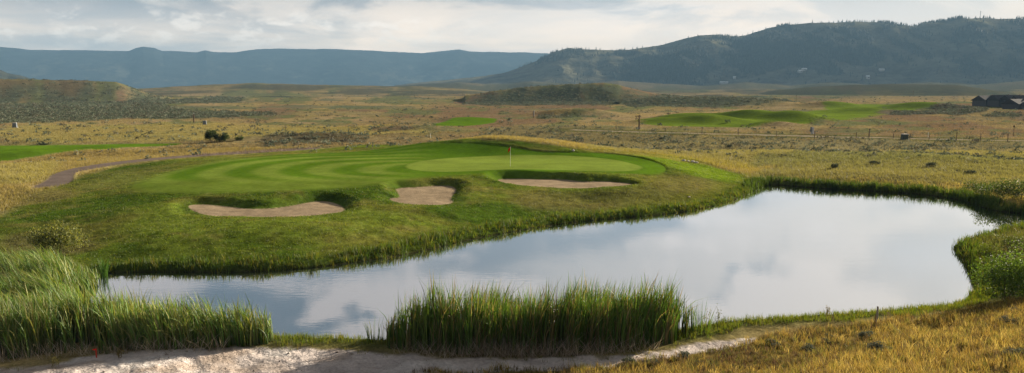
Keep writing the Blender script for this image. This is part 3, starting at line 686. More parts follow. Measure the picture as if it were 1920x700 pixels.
tuft_thing('reed_tuft', 'thin reeds at the left foot of the middle cattails', 705, 640, 30, .35, 1.0, RC)
tuft_thing('reed_tuft', 'thin reeds at the right foot of the middle cattails', 1310, 622, 60, .5, 1.35, RC)
# dead grey stalks at the stand feet
def dead(poly_px, n, h0, h1):
    P_ = wp(poly_px, .2); b = P_.min(0); t = P_.max(0); x, y = in_area(lambda a, c: sdist(a, c, P_, 3.0), (b[0], t[0], b[1], t[1]), n*3); x, y = x[:n], y[:n]; n = len(x)
    return ribbons(np.stack([x, y, hz(x, y)], 1), RNG.uniform(h0, h1, n), RNG.uniform(.008, .02, n), RNG.normal(0, .75, (n, 2)), cvar(n, [(.42,.36,.30), (.30,.25,.19), (.52,.46,.40)]), 2, None, 1.2)
V_, F_, C_ = merge([dead([(730,662),(900,664),(1130,664),(1230,652),(1240,656),(1130,670),(900,672),(730,668)], 600, .3, .8), dead([(-200,680),(0,668),(200,660),(420,654),(430,660),(200,668),(0,680),(-200,700)], 800, .3, .9),
   dead([(880,664),(1130,664),(1130,670),(880,672)], 320, .5, 1.1)])
tag(link('dead_reed_litter', mk_mesh('dead_reed_litter', V_, F_, C_), M['dry']), 'grey broken dead stalks lying at the feet of the cattails', 'dead reeds', kind='stuff')

# --- shore sedge
def scatter_tufts(x, y, per, h0, h1, wd, cols, jit=.08, leanv=(-.05, 0), sp=.22, S=2, tip=1.25, hn=.35, gmix=0.0, gain=1.0):
    n = len(x); X_ = np.repeat(x, per)+RNG.normal(0, jit, n*per); Y_ = np.repeat(y, per)+RNG.normal(0, jit, n*per)
    hs = np.repeat(RNG.uniform(h0, h1, n)*(1+hn*fbm(x, y, 1.4, 3, 111)), per)*RNG.uniform(.6, 1.1, n*per)
    c0 = cvar(n, cols, v=.28)
    if gmix > 0: g0 = np.stack([hz(x, y, COL[..., q]) for q in range(3)], 1)*gain*RNG.uniform(.78, 1.25, (n, 1)); c0 = c0*(1-gmix)+g0*gmix
    c = np.repeat(c0, per, 0)*RNG.uniform(.85, 1.15, (n*per, 1))
    return ribbons(np.stack([X_, Y_, hz(X_, Y_)], 1), hs, RNG.uniform(.6, 1.3, n*per)*wd, RNG.normal(0, sp, (n*per, 2))+np.array(leanv), c, S, c*tip)
def shore_pts(n, lo, hi, box):
    x = RNG.uniform(box[0], box[1], n); y = RNG.uniform(box[2], box[3], n); s = sdist(x, y, POND, 6.0); nn = fbm(x, y, 2.0, 3, 113)
    k = (s > lo) & (s < hi+nn*.8) & (np.abs(np.arctan2(x, y)) < .66); return x[k], y[k]
SG = [(.055,.095,.012), (.085,.12,.015), (.04,.075,.012), (.13,.13,.022)]
x, y = shore_pts(260000, -.12, 1.5, (-40, 90, 38, 100))
far_bank = (y > 60) & (x > 24)
lump = sst(fbm(x, y, 1.7, 3, 117), -.35, .5)
kp = RNG.uniform(0, 1, len(x)) < .35+.65*lump; x, y, far_bank = x[kp], y[kp], far_bank[kp]
p1 = scatter_tufts(x[~far_bank], y[~far_bank], 4, .20, .50, .035, SG, hn=1.0)
p2 = scatter_tufts(x[far_bank], y[far_bank], 5, .45, .85, .045, [(.045,.075,.012), (.035,.06,.010), (.06,.10,.014)])
V_, F_, C_ = merge([p1, p2]); print('sedge', len(V_))
tag(link('shore_sedge', mk_mesh('shore_sedge', V_, F_, C_), M['leaf']), 'fringe of green sedge around the pond edge', 'sedge', kind='stuff')
x, y = shore_pts(50000, -.05, 1.6, (-20, 40, 25, 46)); k = (np.arctan2(x, y) > -.3)
x, y = x[k], y[k]; k = SD_ = sdist(x, y, TRACK, 3.0) > .1; x, y = x[k], y[k]
V_, F_, C_ = scatter_tufts(x, y, 7, .12, .32, .018, [(.11,.14,.018), (.08,.12,.016), (.15,.15,.03)])
tag(link('near_shore_grass', mk_mesh('near_shore_grass', V_, F_, C_), M['leaf']), 'bright short grass between the dirt track and the water', 'grass', kind='stuff')

# --- pebbles and wisps of weed on the track
x, y = in_area(lambda a, c: sdist(a, c, TRACK, 3.0), (-26, 8, 24, 36), 9000, -.05); kz = fbm(x, y, 1.2, 3, 171) > RNG.uniform(-.5, .6, len(x)); x, y = x[kz], y[kz]; n = len(x)
r_ = RNG.uniform(.012, .03, n)*(1+2.2*(RNG.uniform(0, 1, n) > .95)); z_ = hz(x, y)+r_*.2
oct_ = np.array([(1,0,0),(0,1,0),(-1,0,0),(0,-1,0),(0,0,.7),(0,0,-.5)], float)
V_ = (np.stack([x, y, z_], 1)[:, None]+oct_[None]*r_[:, None, None]*RNG.uniform(.6, 1.3, (n, 6, 1))).reshape(-1, 3)
F_ = (np.arange(n)*6)[:, None, None]+np.array([(0,1,4),(1,2,4),(2,3,4),(3,0,4),(1,0,5),(2,1,5),(3,2,5),(0,3,5)])[None]
tag(link('pebbles', mk_mesh('pebbles', V_, F_.reshape(-1, 3), np.repeat(cvar(n, [(.36,.31,.27), (.50,.46,.42), (.22,.18,.15)]), 6, 0)), M['sagel']), 'small stones and clods strewn on the pale dirt track', 'pebbles', kind='stuff')
x, y = in_area(lambda a, c: np.abs(sdist(a, c, TRACK, 3.0)), (-26, 8, 24, 36), 5000, .35); kz = fbm(x, y, .9, 3, 172) > .05; x, y = x[kz], y[kz]
V_, F_, C_ = scatter_tufts(x, y, 7, .08, .22, .014, [(.13,.14,.03), (.22,.18,.07), (.09,.11,.025)])
tag(link('track_edge_weeds', mk_mesh('track_edge_weeds', V_, F_, C_), M['leaf']), 'wisps of weed creeping over the dirt track edges', 'weeds', kind='stuff')
# --- golden foreground grass
fgp = wpoly([(700,720),(740,700),(980,689),(1160,685),(1260,670),(1350,654),(1410,638),(1480,620),(1640,603),(1760,592),(1850,574),(1920,561),(2200,536),(2300,760),(700,760)], 1)
x, y = in_area(lambda a, c: sdist(a, c, fgp, 3.0)+fbm(a, c, 1.0, 3, 121)*.35, (-8, 32, 14, 42), 60000)
k = fbm(x, y, 1.2, 4, 122, .6) > RNG.uniform(-.8, .25, len(x)); x, y = x[k], y[k]
patch = fbm(x, y, 3.0, 3, 123)
parts = []
ka = patch+RNG.normal(0, .25, len(x)) < .08
parts.append(scatter_tufts(x[ka], y[ka], 7, .14, .40, .018, [(.28,.205,.052), (.37,.29,.095), (.22,.155,.04), (.17,.165,.04), (.14,.10,.05)], .07, (-.08, 0), .34, 2, 1.35))
parts.append(scatter_tufts(x[~ka], y[~ka], 6, .10, .26, .018, [(.12,.12,.035), (.09,.085,.03), (.13,.095,.04), (.10,.06,.04)], .06, (-.08, 0), .35, 2, 1.1))
V_, F_, C_ = merge(parts); print('gold', len(V_))
tag(link('golden_grass', mk_mesh('golden_grass', V_, F_, C_), M['dry']), 'dry golden bunchgrass covering the near slope at the lower right', 'grass', kind='stuff')
# --- rough grass on the mound and tan bunchgrass of the plain
def vis(x, y, m=.64): return np.abs(np.arctan2(x, y)) < m
x = RNG.uniform(-72, 80, 210000); y = RNG.uniform(44, 122, 210000)
near_b = np.minimum.reduce([sdist(x, y, P_, 3.0) for P_, _ in BUNK])
k = vis(x, y) & (sdist(x, y, FAIRWAY, 3.0) > .3) & (near_b > .2) & (sdist(x, y, PATH, 3.0) > .3) & (sdist(x, y, POND, 3.0) > .8); x, y = x[k], y[k]
inl = sdist(x, y, rough_lush, 5.0) < 0
pA = scatter_tufts(x[inl], y[inl], 2, .05, .12, .05, [(.09,.12,.018), (.05,.085,.012), (.14,.14,.03), (.19,.17,.05)], .15, (-.1, 0), .5, 1, 1.1, gmix=.65, gain=1.25)
xo, yo = x[~inl], y[~inl]
kf = np.minimum.reduce([sdist(xo, yo, p, 3.0) for p in FF]) > .2; xo, yo = xo[kf], yo[kf]
pB = scatter_tufts(xo, yo, 4, .15, .4, .05, [(.26,.22,.10), (.21,.19,.075), (.15,.155,.05)], .2, (-.1, 0), .4, 1, 1.15, gmix=.85, gain=1.2)
V_, F_, C_ = merge([pA, pB])
tag(link('rough_grass', mk_mesh('rough_grass', V_, F_, C_), M['leaf']), 'short uneven rough grass on the banks around the green', 'grass', kind='stuff')

# --- sagebrush plain
def bushes(x, y, r, hgt, cols, nl=16):
    n = len(x); N = n*nl; ph_ = RNG.uniform(0, 2*math.pi, N); uu_ = RNG.uniform(0, 1, N); rr = np.sqrt(uu_)
    R = np.repeat(r, nl); Hh = np.repeat(hgt, nl)
    P3 = np.stack([np.repeat(x, nl)+R*rr*np.cos(ph_), np.repeat(y, nl)+R*rr*np.sin(ph_), np.repeat(hz(x, y), nl)+Hh*np.sqrt(np.clip(1-rr**2, .05, 1))*RNG.uniform(.25, 1.05, N)], 1)
    c = np.repeat(cvar(n, cols, v=.25), nl, 0)*RNG.uniform(.8, 1.2, (N, 1))
    return leaves(P3, np.repeat(np.sqrt(r*hgt)*.42, nl), c)
BC = [(.13,.15,.10), (.10,.12,.078), (.16,.17,.115), (.12,.11,.075)]
def sage_at(x, y): return hz(x, y, SAGE)
N = 420000
dd_ = 110*(1200/110)**RNG.uniform(0, 1, N); aa_ = RNG.uniform(-.62, .62, N); x = dd_*np.sin(aa_); y = dd_*np.cos(aa_)
sg = sage_at(x, y); nn = fbm(x, y, 28, 4, 131, .6)
pr = sg*.55*(.5+.8*sst(nn, -.4, .4))+.012+.02*sst(fbm(x, y, 16, 3, 133), .3, .6)
pr *= np.minimum.reduce([sst(sdist(x, y, p, 8.0), 0, 3) for p in FF])*sst(sdist(x, y, smooth_poly(ROADC, 1, False), 5.0, False), 2, 4)*sst(dd_, 112, 130)
k = RNG.uniform(0, 1, N) < pr*.55; x, y, dd_ = x[k], y[k], dd_[k]; print('sage', len(x))
r = RNG.uniform(.22, .62, len(x))*(1+dd_/600); V_, F_, C_ = bushes(x, y, r, r*RNG.uniform(.6, 1.0, len(x)), BC, 12)
tag(link('sagebrush', mk_mesh('sagebrush', V_, F_, C_), M['sagel']), 'grey-green sagebrush dotted over the plain and low hills', 'sagebrush', kind='stuff')
N = 260000
dd_ = 118*(900/118)**RNG.uniform(0, 1, N); aa_ = RNG.uniform(-.62, .62, N); x = dd_*np.sin(aa_); y = dd_*np.cos(aa_)
k = (np.minimum.reduce([sdist(x, y, p, 8.0) for p in FF]) > .6) & (sdist(x, y, smooth_poly(ROADC, 1, False), 5.0, False) > 2.2) & (fbm(x, y, 16, 5, 137, .65) > RNG.uniform(-.5, .3, N)) & (sdist(x, y, rough_lush, 8.) > 0); x, y, dd_ = x[k], y[k], dd_[k]
V_, F_, C_ = scatter_tufts(x, y, 2, .16, .34, .11, [(.22,.175,.085), (.18,.15,.065), (.25,.20,.11), (.13,.125,.05)], .25, (-.1, 0), .35, 1, 1.1, gmix=.93, gain=1.1)
tag(link('bunchgrass', mk_mesh('bunchgrass', V_, F_, C_), M['dry']), 'tan bunchgrass tufts scattered over the flat plain', 'grass', kind='stuff')

# --- individual shrubs
def shrub(name, label, px, py, r, h, n, cols, ls=.05, cat='shrub', group=None, flat=1.0, lump=.35, stems=14, material=None, ry=None):
    c = hit(px, py)[0]; root = empty(name, (c[0], c[1], float(hz(c[0], c[1]))-.02), RNG.uniform(0, 6)*0)
    tag(root, label, cat, group); ry = ry or r
    nc_ = max(5, int(n/70)); ca = RNG.uniform(0, 2*math.pi, nc_); cr = np.sqrt(RNG.uniform(0, 1, nc_))*.72
    cc = np.stack([r*cr*np.cos(ca), ry*cr*np.sin(ca), h*(.08+.80*np.sqrt(1-cr**2)*RNG.uniform(.25, 1.0, nc_))], 1)
    k = RNG.integers(0, nc_, n); g_ = RNG.normal(size=(n, 3)); g_ /= np.linalg.norm(g_, axis=1)[:, None]; g_ *= RNG.uniform(.3, 1, (n, 1))**.5
    P3 = cc[k]+g_*np.array([r, ry, h*.8])*lump*RNG.uniform(.7, 1.2, nc_)[k][:, None]; P3[:, 2] = np.maximum(P3[:, 2], .03)
    v, f, c2 = leaves(P3, RNG.uniform(.6, 1.2, n)*ls, cvar(n, cols, v=.3))
    link('foliage', mk_mesh('foliage', v, f, c2), material or M['leaf'], root)
    L = cc[RNG.integers(0, nc_, stems)]; P0 = RNG.normal(0, .06*r, (stems, 3)); P0[:, 2] = 0
    hh_ = np.maximum(L[:, 2], .1); v, f, c2 = ribbons(P0, hh_, np.full(stems, .02+.01*h), L[:, :2]/hh_[:, None], cvar(stems, [(.09,.07,.05)]), 3, None, 1.3)
    link('stems', mk_mesh('stems', v, f, c2), M['sagel'], root)
    return root
WC = [(.09,.155,.026), (.12,.18,.035), (.065,.12,.02)]
shrub('willow_shrub', 'leafy bright green willow shrub at the right edge above the golden slope', 1888, 562, 1.7, 2.2, 9000, WC, .055)
shrub('willow_shrub', 'smaller green willow reaching the frame edge beside the larger one', 1945, 540, 1.5, 2.6, 3200, WC, .05)
shrub('willow_shrub', 'low yellow-green willow on the point of the right bank', 1858, 478, .95, .85, 1400, [(.12,.15,.02), (.09,.13,.018)], .04)
shrub('willow_shrub', 'dark willow at the back of the right bank by the frame edge', 1905, 474, 1.6, 1.2, 2200, [(.045,.065,.018), (.06,.08,.02)], .05)
shrub('willow_shrub', 'rounded pale green willow above the left cattails', 110, 471, 1.75, 1.75, 8000, [(.16,.18,.05), (.24,.24,.075), (.07,.095,.025)], .065, stems=6)
shrub('willow_shrub', 'dark green willow clump at the far right pond corner', 1868, 372, 2.2, 1.9, 2200, [(.05,.08,.025), (.07,.10,.03)], .09)
shrub('willow_shrub', 'dark green willow clump cut by the frame at the far right pond corner', 1925, 378, 2.6, 2.1, 2200, [(.045,.07,.022), (.06,.09,.03)], .09)
shrub('willow_shrub', 'low willow clump on the bank left of the corner clumps', 1828, 358, 1.6, 1.0, 1200, [(.05,.08,.02), (.07,.10,.03)], .08)
DK = [(.030,.048,.014), (.040,.060,.016)]
gp = 'round dark bushes beyond the cart path'
shrub('round_bush', 'tallest round dark bush beyond the cart path', 396, 266, 1.3, 2.3, 2400, DK, .11, group=gp, cat='bush')
shrub('round_bush', 'lower dark bush directly right of the tallest round bush', 411, 265.5, .95, 1.6, 1500, DK, .10, group=gp, cat='bush')
shrub('round_bush', 'dark bush at the right end of the touching three bushes', 422, 265, 1.0, 1.6, 1500, DK, .10, group=gp, cat='bush')
shrub('round_bush', 'small lighter green bush standing alone right of the three dark bushes', 449, 264, 1.1, 1.0, 900, [(.06,.085,.025)], .09, group=gp, cat='bush')
far_sh = [(1190,274.5,'lone round sagebrush',.0)]
DS = [(.085,.10,.065), (.065,.08,.05)]
for (px, py, r, h, lb) in [(1369,277,1.3,.9,'dark round bush alone on the plain right of the green'),(80,272,1.0,.6,'small dark bush on the edge of the left fairway'),(809,222,1.2,.9,'small dark bush far behind the mound'),
    (1363,231,1.6,1.2,'small dark bush on the far hummocky fairway'),(1020,223,1.4,1.1,'low dark bush right of the far white-panelled post'),(955,227,1.3,1.0,'dark bush just left of the far white-panelled post'),
    (1745,313,1.0,.7,'dark bush on the sage strip above the far bank'),(1565,317,.7,.8,'dark upright bush on the far bank above the reed tuft'),(1640,309,1.1,.6,'grey-green bush left of the darker one on the sage strip'),(1818,327,1.0,.6,'grey bush near the right end of the far bank'),(1240,262,.8,.6,'small dark bush on the plain between pole and green')]:
    shrub('plain_bush', lb, px, py, r*.7, h*.9, 700, DS, .07, cat='bush', group='dark bushes out on the plain', material=M['sagel'])
gs = 'grey sagebrush clumps in the golden grass'; SB = [(.12,.135,.095), (.09,.105,.07), (.15,.16,.12)]
for (px, py, r, lb) in [(1445,646,.34,'grey sagebrush nearest the end of the dirt track'),(1178,680,.30,'grey sagebrush at the bottom, right beside the dirt track'),(1284,671,.32,'grey sagebrush on the track edge below the middle cattails'),(1228,684,.26,'small faint sagebrush between the two beside the track'),
    (1547,644,.26,'darker of two small sagebrushes close together below the dead weed'),(1554,634,.24,'paler of two small sagebrushes close together below the dead weed'),(1627,634,.36,'grey sagebrush just below the two stakes'),(1647,658,.42,'wide pale sagebrush below the one by the stakes'),
    (1517,660,.42,'pale flat sagebrush left of the two close small ones'),(1898,668,.50,'large dark sagebrush near the right edge of the slope'),(1893,608,.45,'dark sagebrush high on the slope at the right edge'),(1455,652,.25,'small sagebrush touching the one at the track end'),(1905,585,.3,'small brown-grey sagebrush under the willow')]:
    shrub('sagebrush_clump', lb, px, py, r, r*.72, 900, SB, .030, cat='sagebrush', group=gs, material=M['sagel'], lump=.4)
# dead weeds against the water, seed stalks
def weed(label, px, py, h, n, col, sp=.12, r=.05):
    c = hit(px, py)[0]; P3 = np.zeros((n, 3)); P3[:, :2] = RNG.normal(0, r, (n, 2))
    a = ribbons(P3, h*RNG.uniform(.6, 1, n), np.full(n, .02), RNG.normal(0, sp, (n, 2)), cvar(n, [col]), 4)
    q_ = RNG.uniform(.45, 1, 14*n); i_ = np.repeat(np.arange(n), 14); tip_ = a[0].reshape(n, -1, 3)[:, -1]
    LP = P3[i_]+(tip_-P3)[i_]*q_[:, None]+RNG.normal(0, .035, (14*n, 3))
    v, f, c2 = merge([a, leaves(LP, np.full(14*n, .035), cvar(14*n, [col]))])
    o = link('dry_weed', mk_mesh('dry_weed', v, f, c2), M['dry']); o.location = (c[0], c[1], float(hz(c[0], c[1]))); tag(o, label, 'weed'); return o
weed('tall dry weed standing against the pond left of the stakes', 1551, 603, .82, 6, (.16,.14,.06))
weed('short dry stalk just right of the tall weed', 1562, 604, .38, 3, (.13,.11,.05), .05, .02)
weed('branched green weed on the shore right of the middle cattails', 1347, 611, .80, 5, (.12,.14,.05), .16)
weed('pale seeding weed touching the right end of the middle cattails', 1318, 616, .9, 5, (.20,.18,.08), .2, .12)
weed('low dry weed right of the two stakes', 1665, 600, .4, 4, (.15,.12,.08), .2)
weed('yellow weed standing on the dirt track near the red stake', 104, 690, .5, 8, (.15,.14,.05), .15, .08)
weed('small weed on the track right of the red stake', 222, 672, .4, 8, (.17,.14,.06), .2, .07)

# ------------------------------------------------------------------ mesh primitives
class MB:
    def __init__(s): s.V = []; s.F = []; s.o = 0
    def add(s, v, f): s.V += [tuple(p) for p in v]; s.F += [tuple(i+s.o for i in q) for q in f]; s.o += len(v)
    def box(s, c, sz, top=1.0, rz=0.0, bev=0.0):
        x, y, z = [q/2 for q in sz]; v = []
        b = min(bev, x*.9, y*.9)
        ring = [(-x+b,-y),(x-b,-y),(x,-y+b),(x,y-b),(x-b,y),(-x+b,y),(-x,y-b),(-x,-y+b)] if b > 0 else [(-x,-y),(x,-y),(x,y),(-x,y)]
        k = len(ring)
        for zz_, sc_ in ((-z, 1), (z, top)):
            for (a, b_) in ring: v.append((a*sc_, b_*sc_, zz_))
        ca, sa = math.cos(rz), math.sin(rz); v = [(c[0]+a*ca-b_*sa, c[1]+a*sa+b_*ca, c[2]+q) for a, b_, q in v]
        f = [tuple(range(k))[::-1], tuple(range(k, 2*k))]+[(i, (i+1) % k, k+(i+1) % k, k+i) for i in range(k)]
        s.add(v, f)
    def tube(s, pts_, rad, n=8):
        pts_ = [Vector(p) for p in pts_]; rad = rad if hasattr(rad, '__len__') else [rad]*len(pts_); v = []; f = []
        for i, p in enumerate(pts_):
            d = (pts_[min(i+1, len(pts_)-1)]-pts_[max(i-1, 0)]).normalized(); a = d.orthogonal().normalized(); b = d.cross(a)
            for k in range(n): t = 2*math.pi*k/n; v.append(p+(a*math.cos(t)+b*math.sin(t))*rad[i])
        for i in range(len(pts_)-1):
            for k in range(n): f.append((i*n+k, i*n+(k+1) % n, (i+1)*n+(k+1) % n, (i+1)*n+k))
        f += [tuple(range(n))[::-1], tuple((len(pts_)-1)*n+k for k in range(n))]
        s.add(v, f)
    def gable(s, c, sz, h, rz=0.0, over=.0):       # prism roof, ridge along x
        x, y = sz[0]/2+over, sz[1]/2+over; t = .18
        v = [(-x,-y,0),(x,-y,0),(x,y,0),(-x,y,0),(-x,0,h),(x,0,h),(-x,-y,-t),(x,-y,-t),(x,y,-t),(-x,y,-t)]
        ca, sa = math.cos(rz), math.sin(rz); v = [(c[0]+a*ca-b*sa, c[1]+a*sa+b*ca, c[2]+q) for a, b, q in v]
        s.add(v, [(0,1,5,4),(2,3,4,5),(3,0,4),(1,2,5),(6,7,1,0),(7,8,2,1),(8,9,3,2),(9,6,0,3),(9,8,7,6)])
    def build(s, name, material, parent=None):
        me = bpy.data.meshes.new(name); me.from_pydata(s.V, [], s.F); me.update(); return link(name, me, material, parent)
def spot(px, py):
    c = hit(px, py)[0]; return (float(c[0]), float(c[1]), float(hz(c[0], c[1])))
# flagstick
x, y, z = spot(957, 311.5)
fl = tag(empty('golf_flag', (x, y, z)), 'red flag on a white pole standing in the putting green', 'golf flag')
b = MB(); b.tube([(0,0,-.1),(0,0,1.5)], .013); b.tube([(0,0,1.5),(0,0,2.15)], .011); b.build('pole', M['white'], fl)
b = MB(); b.tube([(0,0,.002),(0,0,.01)], .054, 16); b.build('cup', M['white'], fl)
nx, nz_ = 9, 6; vv = []
for i in range(nx):
    for j in range(nz_):
        u_ = i/(nx-1); w_ = j/(nz_-1); vv.append((-.01-u_*.24, .05*math.sin(u_*7)*u_, 2.12-.14*u_-w_*(.40-.06*u_)-.18*u_*u_))
me = mk_mesh('cloth', np.array(vv), np.array([(i*nz_+j, (i+1)*nz_+j, (i+1)*nz_+j+1, i*nz_+j+1) for i in range(nx-1) for j in range(nz_-1)]), smooth=True)
fo = link('cloth', me, M['redflag'], fl); md = fo.modifiers.new('t', 'SOLIDIFY'); md.thickness = .006
# wooden service pole with cross arm
x, y, z = spot(1198, 243.5)
po = tag(empty('wooden_pole', (x, y, z)), 'thick wooden pole with a braced side arm between green and far fairway', 'pole')
b = MB(); b.tube([(0,0,-.2),(.02,0,1.8),(0,0,3.55)], [.17,.16,.14], 10); b.build('post', M['wood'], po)
b = MB(); b.box((-.35,0,3.2), (1.2,.14,.16), bev=.02); b.build('cross_arm', M['wood'], po)
b = MB(); b.tube([(-.8,0,3.15),(-.1,0,2.3)], .06, 6); b.build('brace', M['wood'], po)
b = MB(); b.tube([(-.72,0,3.1),(-.72,0,2.75)], .015, 5); b.tube([(-.72,0,2.75),(-.72,0,2.55),(-.72,0,2.4)], [.09,.17,.12], 8); b.build('hanging_box', M['wood'], po)
b = MB(); b.box((.35,0,3.2),(.14,.1,.3)); b.build('cap_block', M['wood'], po)
b = MB(); b.box((-.24,-.1,.35),(.10,.10,.7), bev=.01); b.build('marker', M['white'], po)
x, y, z = spot(1000, 222)
po = tag(empty('sign_post', (x, y, z)), 'distant dark post with a narrow white panel on its right side', 'post')
b = MB(); b.box((0,0,1.2),(.18,.18,2.4), bev=.02); b.build('post', M['wood'], po)
b = MB(); b.box((.22,-.0,1.55),(.22,.05,1.7), bev=.01); b.box((.32,0,2.35),(.34,.06,.22)); b.build('panel', M['white'], po)
x, y, z = spot(364, 230)
po = tag(empty('wooden_post', (x, y, z)), 'leaning wooden post with a pale cap in the left field', 'post')
b = MB(); b.tube([(0,0,-.1),(-.06,0,1.2),(.02,0,2.5)], [.2,.16,.12], 8); b.build('post', M['wood'], po)
b = MB(); b.tube([(-.02,0,1.6),(-.5,0,2.1)], .06, 6); b.tube([(-.5,0,2.1),(-.5,0,1.75)], .09, 6); b.build('side_arm', M['wood'], po)
b = MB(); b.tube([(.02,0,2.5),(.02,0,2.75)], .05, 6); b.build('cap', M['white'], po)
def cabinet(px, py, w_, d_, h_, body, lid, label, name='utility_box', top=.85, rz=.2, base=True):
    x, y, z = spot(px, py); r = tag(empty(name, (x, y, z-.02), rz), label, 'utility box')
    b = MB(); b.box((0,0,.06+h_/2),(w_,d_,h_), top, bev=.04); b.build('body', body, r)
    b = MB(); b.box((0,0,.06+h_+.04),(w_*top*1.08,d_*top*1.08,.09), .9, bev=.03); b.build('lid', lid, r)
    b = MB(); b.box((0,-d_/2*.96,.06+h_*.5),(w_*.7,.02,h_*.7)); b.build('door', body, r)
    if base: b = MB(); b.box((0,0,.03),(w_*1.3,d_*1.3,.1), bev=.02); b.build('base', M['concrete'], r)
cabinet(28, 239.5, 1.0, .8, 1.1, M['bluebox'], M['hwall'], 'blue-grey tapered utility box in the grass at the far left')
cabinet(384, 234, .95, .8, .95, M['bluebox'], M['grey'], 'grey utility box right of the leaning wooden post')
cabinet(1696, 262.5, 1.05, .9, 1.0, M['cabinet'], M['hwall'], 'squat dark green utility box with a pale lid on the road edge', top=1.0)
x, y, z = spot(1523, 252)
r = tag(empty('pedestal', (x, y, z), .25), 'pale upright utility pedestal with a slanted face by the road', 'utility box')
b = MB(); b.box((0,0,.75),(.62,.45,1.5), .8, bev=.05); b.build('body', M['steel'], r)
b = MB(); b.box((-.34,0,1.0),(.12,.4,1.1), .9); b.build('side_panel', M['bluebox'], r)
b = MB(); b.box((0,-.25,1.0),(.35,.03,.5)); b.build('door', M['steel'], r)
# wire fence by the road
fp = [(1155,243,1.1),(1247,247,.9),(1316,251,1.4),(1384,253,1.3),(1456,255,1.1),(1527,261,1.5),(1605,260,1.2),(1629,259,1.6),(1675,259,.9),(1706,261,1.1),(1742,261,.8),(1793,266,1.8),(1838,265,1.4),(1889,267.5,1.6),(1955,268,1.5)]
fr = tag(empty('wire_fence', spot(1600, 260)), 'line of thin wooden posts joined by wire along the gravel road', 'fence')
o0 = np.array(fr.location); tops = []
for (px, py, h) in fp:
    p = np.array(spot(px, py))-o0; b = MB(); b.tube([(p[0],p[1],p[2]-.1),(p[0]+.03,p[1],p[2]+h)], [.075,.06], 6); b.build('fence_post', M['wood'], fr); tops.append(p+np.array([0,0,h]))
for kk in (.1, .45):
    b = MB()
    for a, c in zip(tops[:-1], tops[1:]): b.tube([a-np.array([0,0,kk]), (a+c)/2-np.array([0,0,kk+.12]), c-np.array([0,0,kk])], .006, 4)
    b.build('wire', M['steel'], fr)
def post_thing(name, label, px, py, h, r, m_, head=None, cat='post'):
    x, y, z = spot(px, py); ro = tag(empty(name, (x, y, z)), label, cat)
    b = MB(); b.tube([(0,0,-.1),(.02,0,h)], [r, r*.85], 7); b.build('post', m_, ro)
    if head: b = MB(); b.box((head[0],0,h-head[3]),(head[1],.06,head[2]), bev=.02); b.build('head', m_, ro)
post_thing('tall_post', 'tall thin post with a small head beyond the road near the right edge', 1900, 256, 2.3, .06, M['wood'], (0,.4,.3,.3))
post_thing('tall_post', 'rusty thin post with a square top between the pedestal and dark box', 1630, 257, 1.7, .06, M['wood'], (0,.26,.3,.15))
post_thing('far_pole', 'thin utility pole on the plain in front of the mountain foot', 1493, 189, 4.6, .14, M['wood'], (0,1.6,.14,.4), 'pole')
post_thing('far_pole', 'short far pole below the dark foothill', 1712, 180, 6, .18, M['wood'], (0,1.8,.16,.4), 'pole')
post_thing('marker_stake', 'white marker stake at the far fairway end behind the mound', 807, 259, .9, .035, M['white'], None, 'stake')
post_thing('marker_stake', 'short white marker with a crosspiece on the slope right of the mound', 1046, 272.5, .4, .02, M['grey'], (.0,.2,.06,.06), 'stake')
post_thing('marker_stake', 'thin white stake beside the gravel road right of the dark green box', 1740, 258, 1.1, .05, M['white'], None, 'stake')
# stakes on the near slope
x, y, z = spot(1644, 608); z -= .03
ro = tag(empty('grey_post', (x, y, z)), 'grey weathered round post on the near slope against the pond', 'post')
b = MB(); b.tube([(0,0,-.1),(.0,0,.6),(.0,0,.80),(0,0,.815)], [.042,.04,.038,.02], 10); b.build('shaft', M['grey'], ro)
b = MB(); b.tube([(0,0,.70),(0,0,.72)], .043, 10); b.build('band', M['steel'], ro)
x, y, z = spot(1640.5, 609)
ro = tag(empty('wooden_stake', (x, y, z-.03)), 'short reddish wooden stake left of the grey post', 'stake')
b = MB(); b.box((0,0,.20),(.045,.035,.48), .9, .3, .006); b.build('shaft', M['red'] if False else plain_mat('stake_wood_mat', (.20,.09,.05), .8), ro)
x, y, z = spot(181, 671)
ro = tag(empty('red_stake', (x, y, z)), 'small red painted stake at the foot of the left cattails', 'stake')
b = MB(); b.box((0,0,.17),(.045,.03,.40), .95, .2, .005); b.build('lath', M['red'], ro)
b = MB(); b.box((-.03,-.03,.33),(.14,.012,.05), 1, .3); b.build('ribbon', M['redflag'], ro)
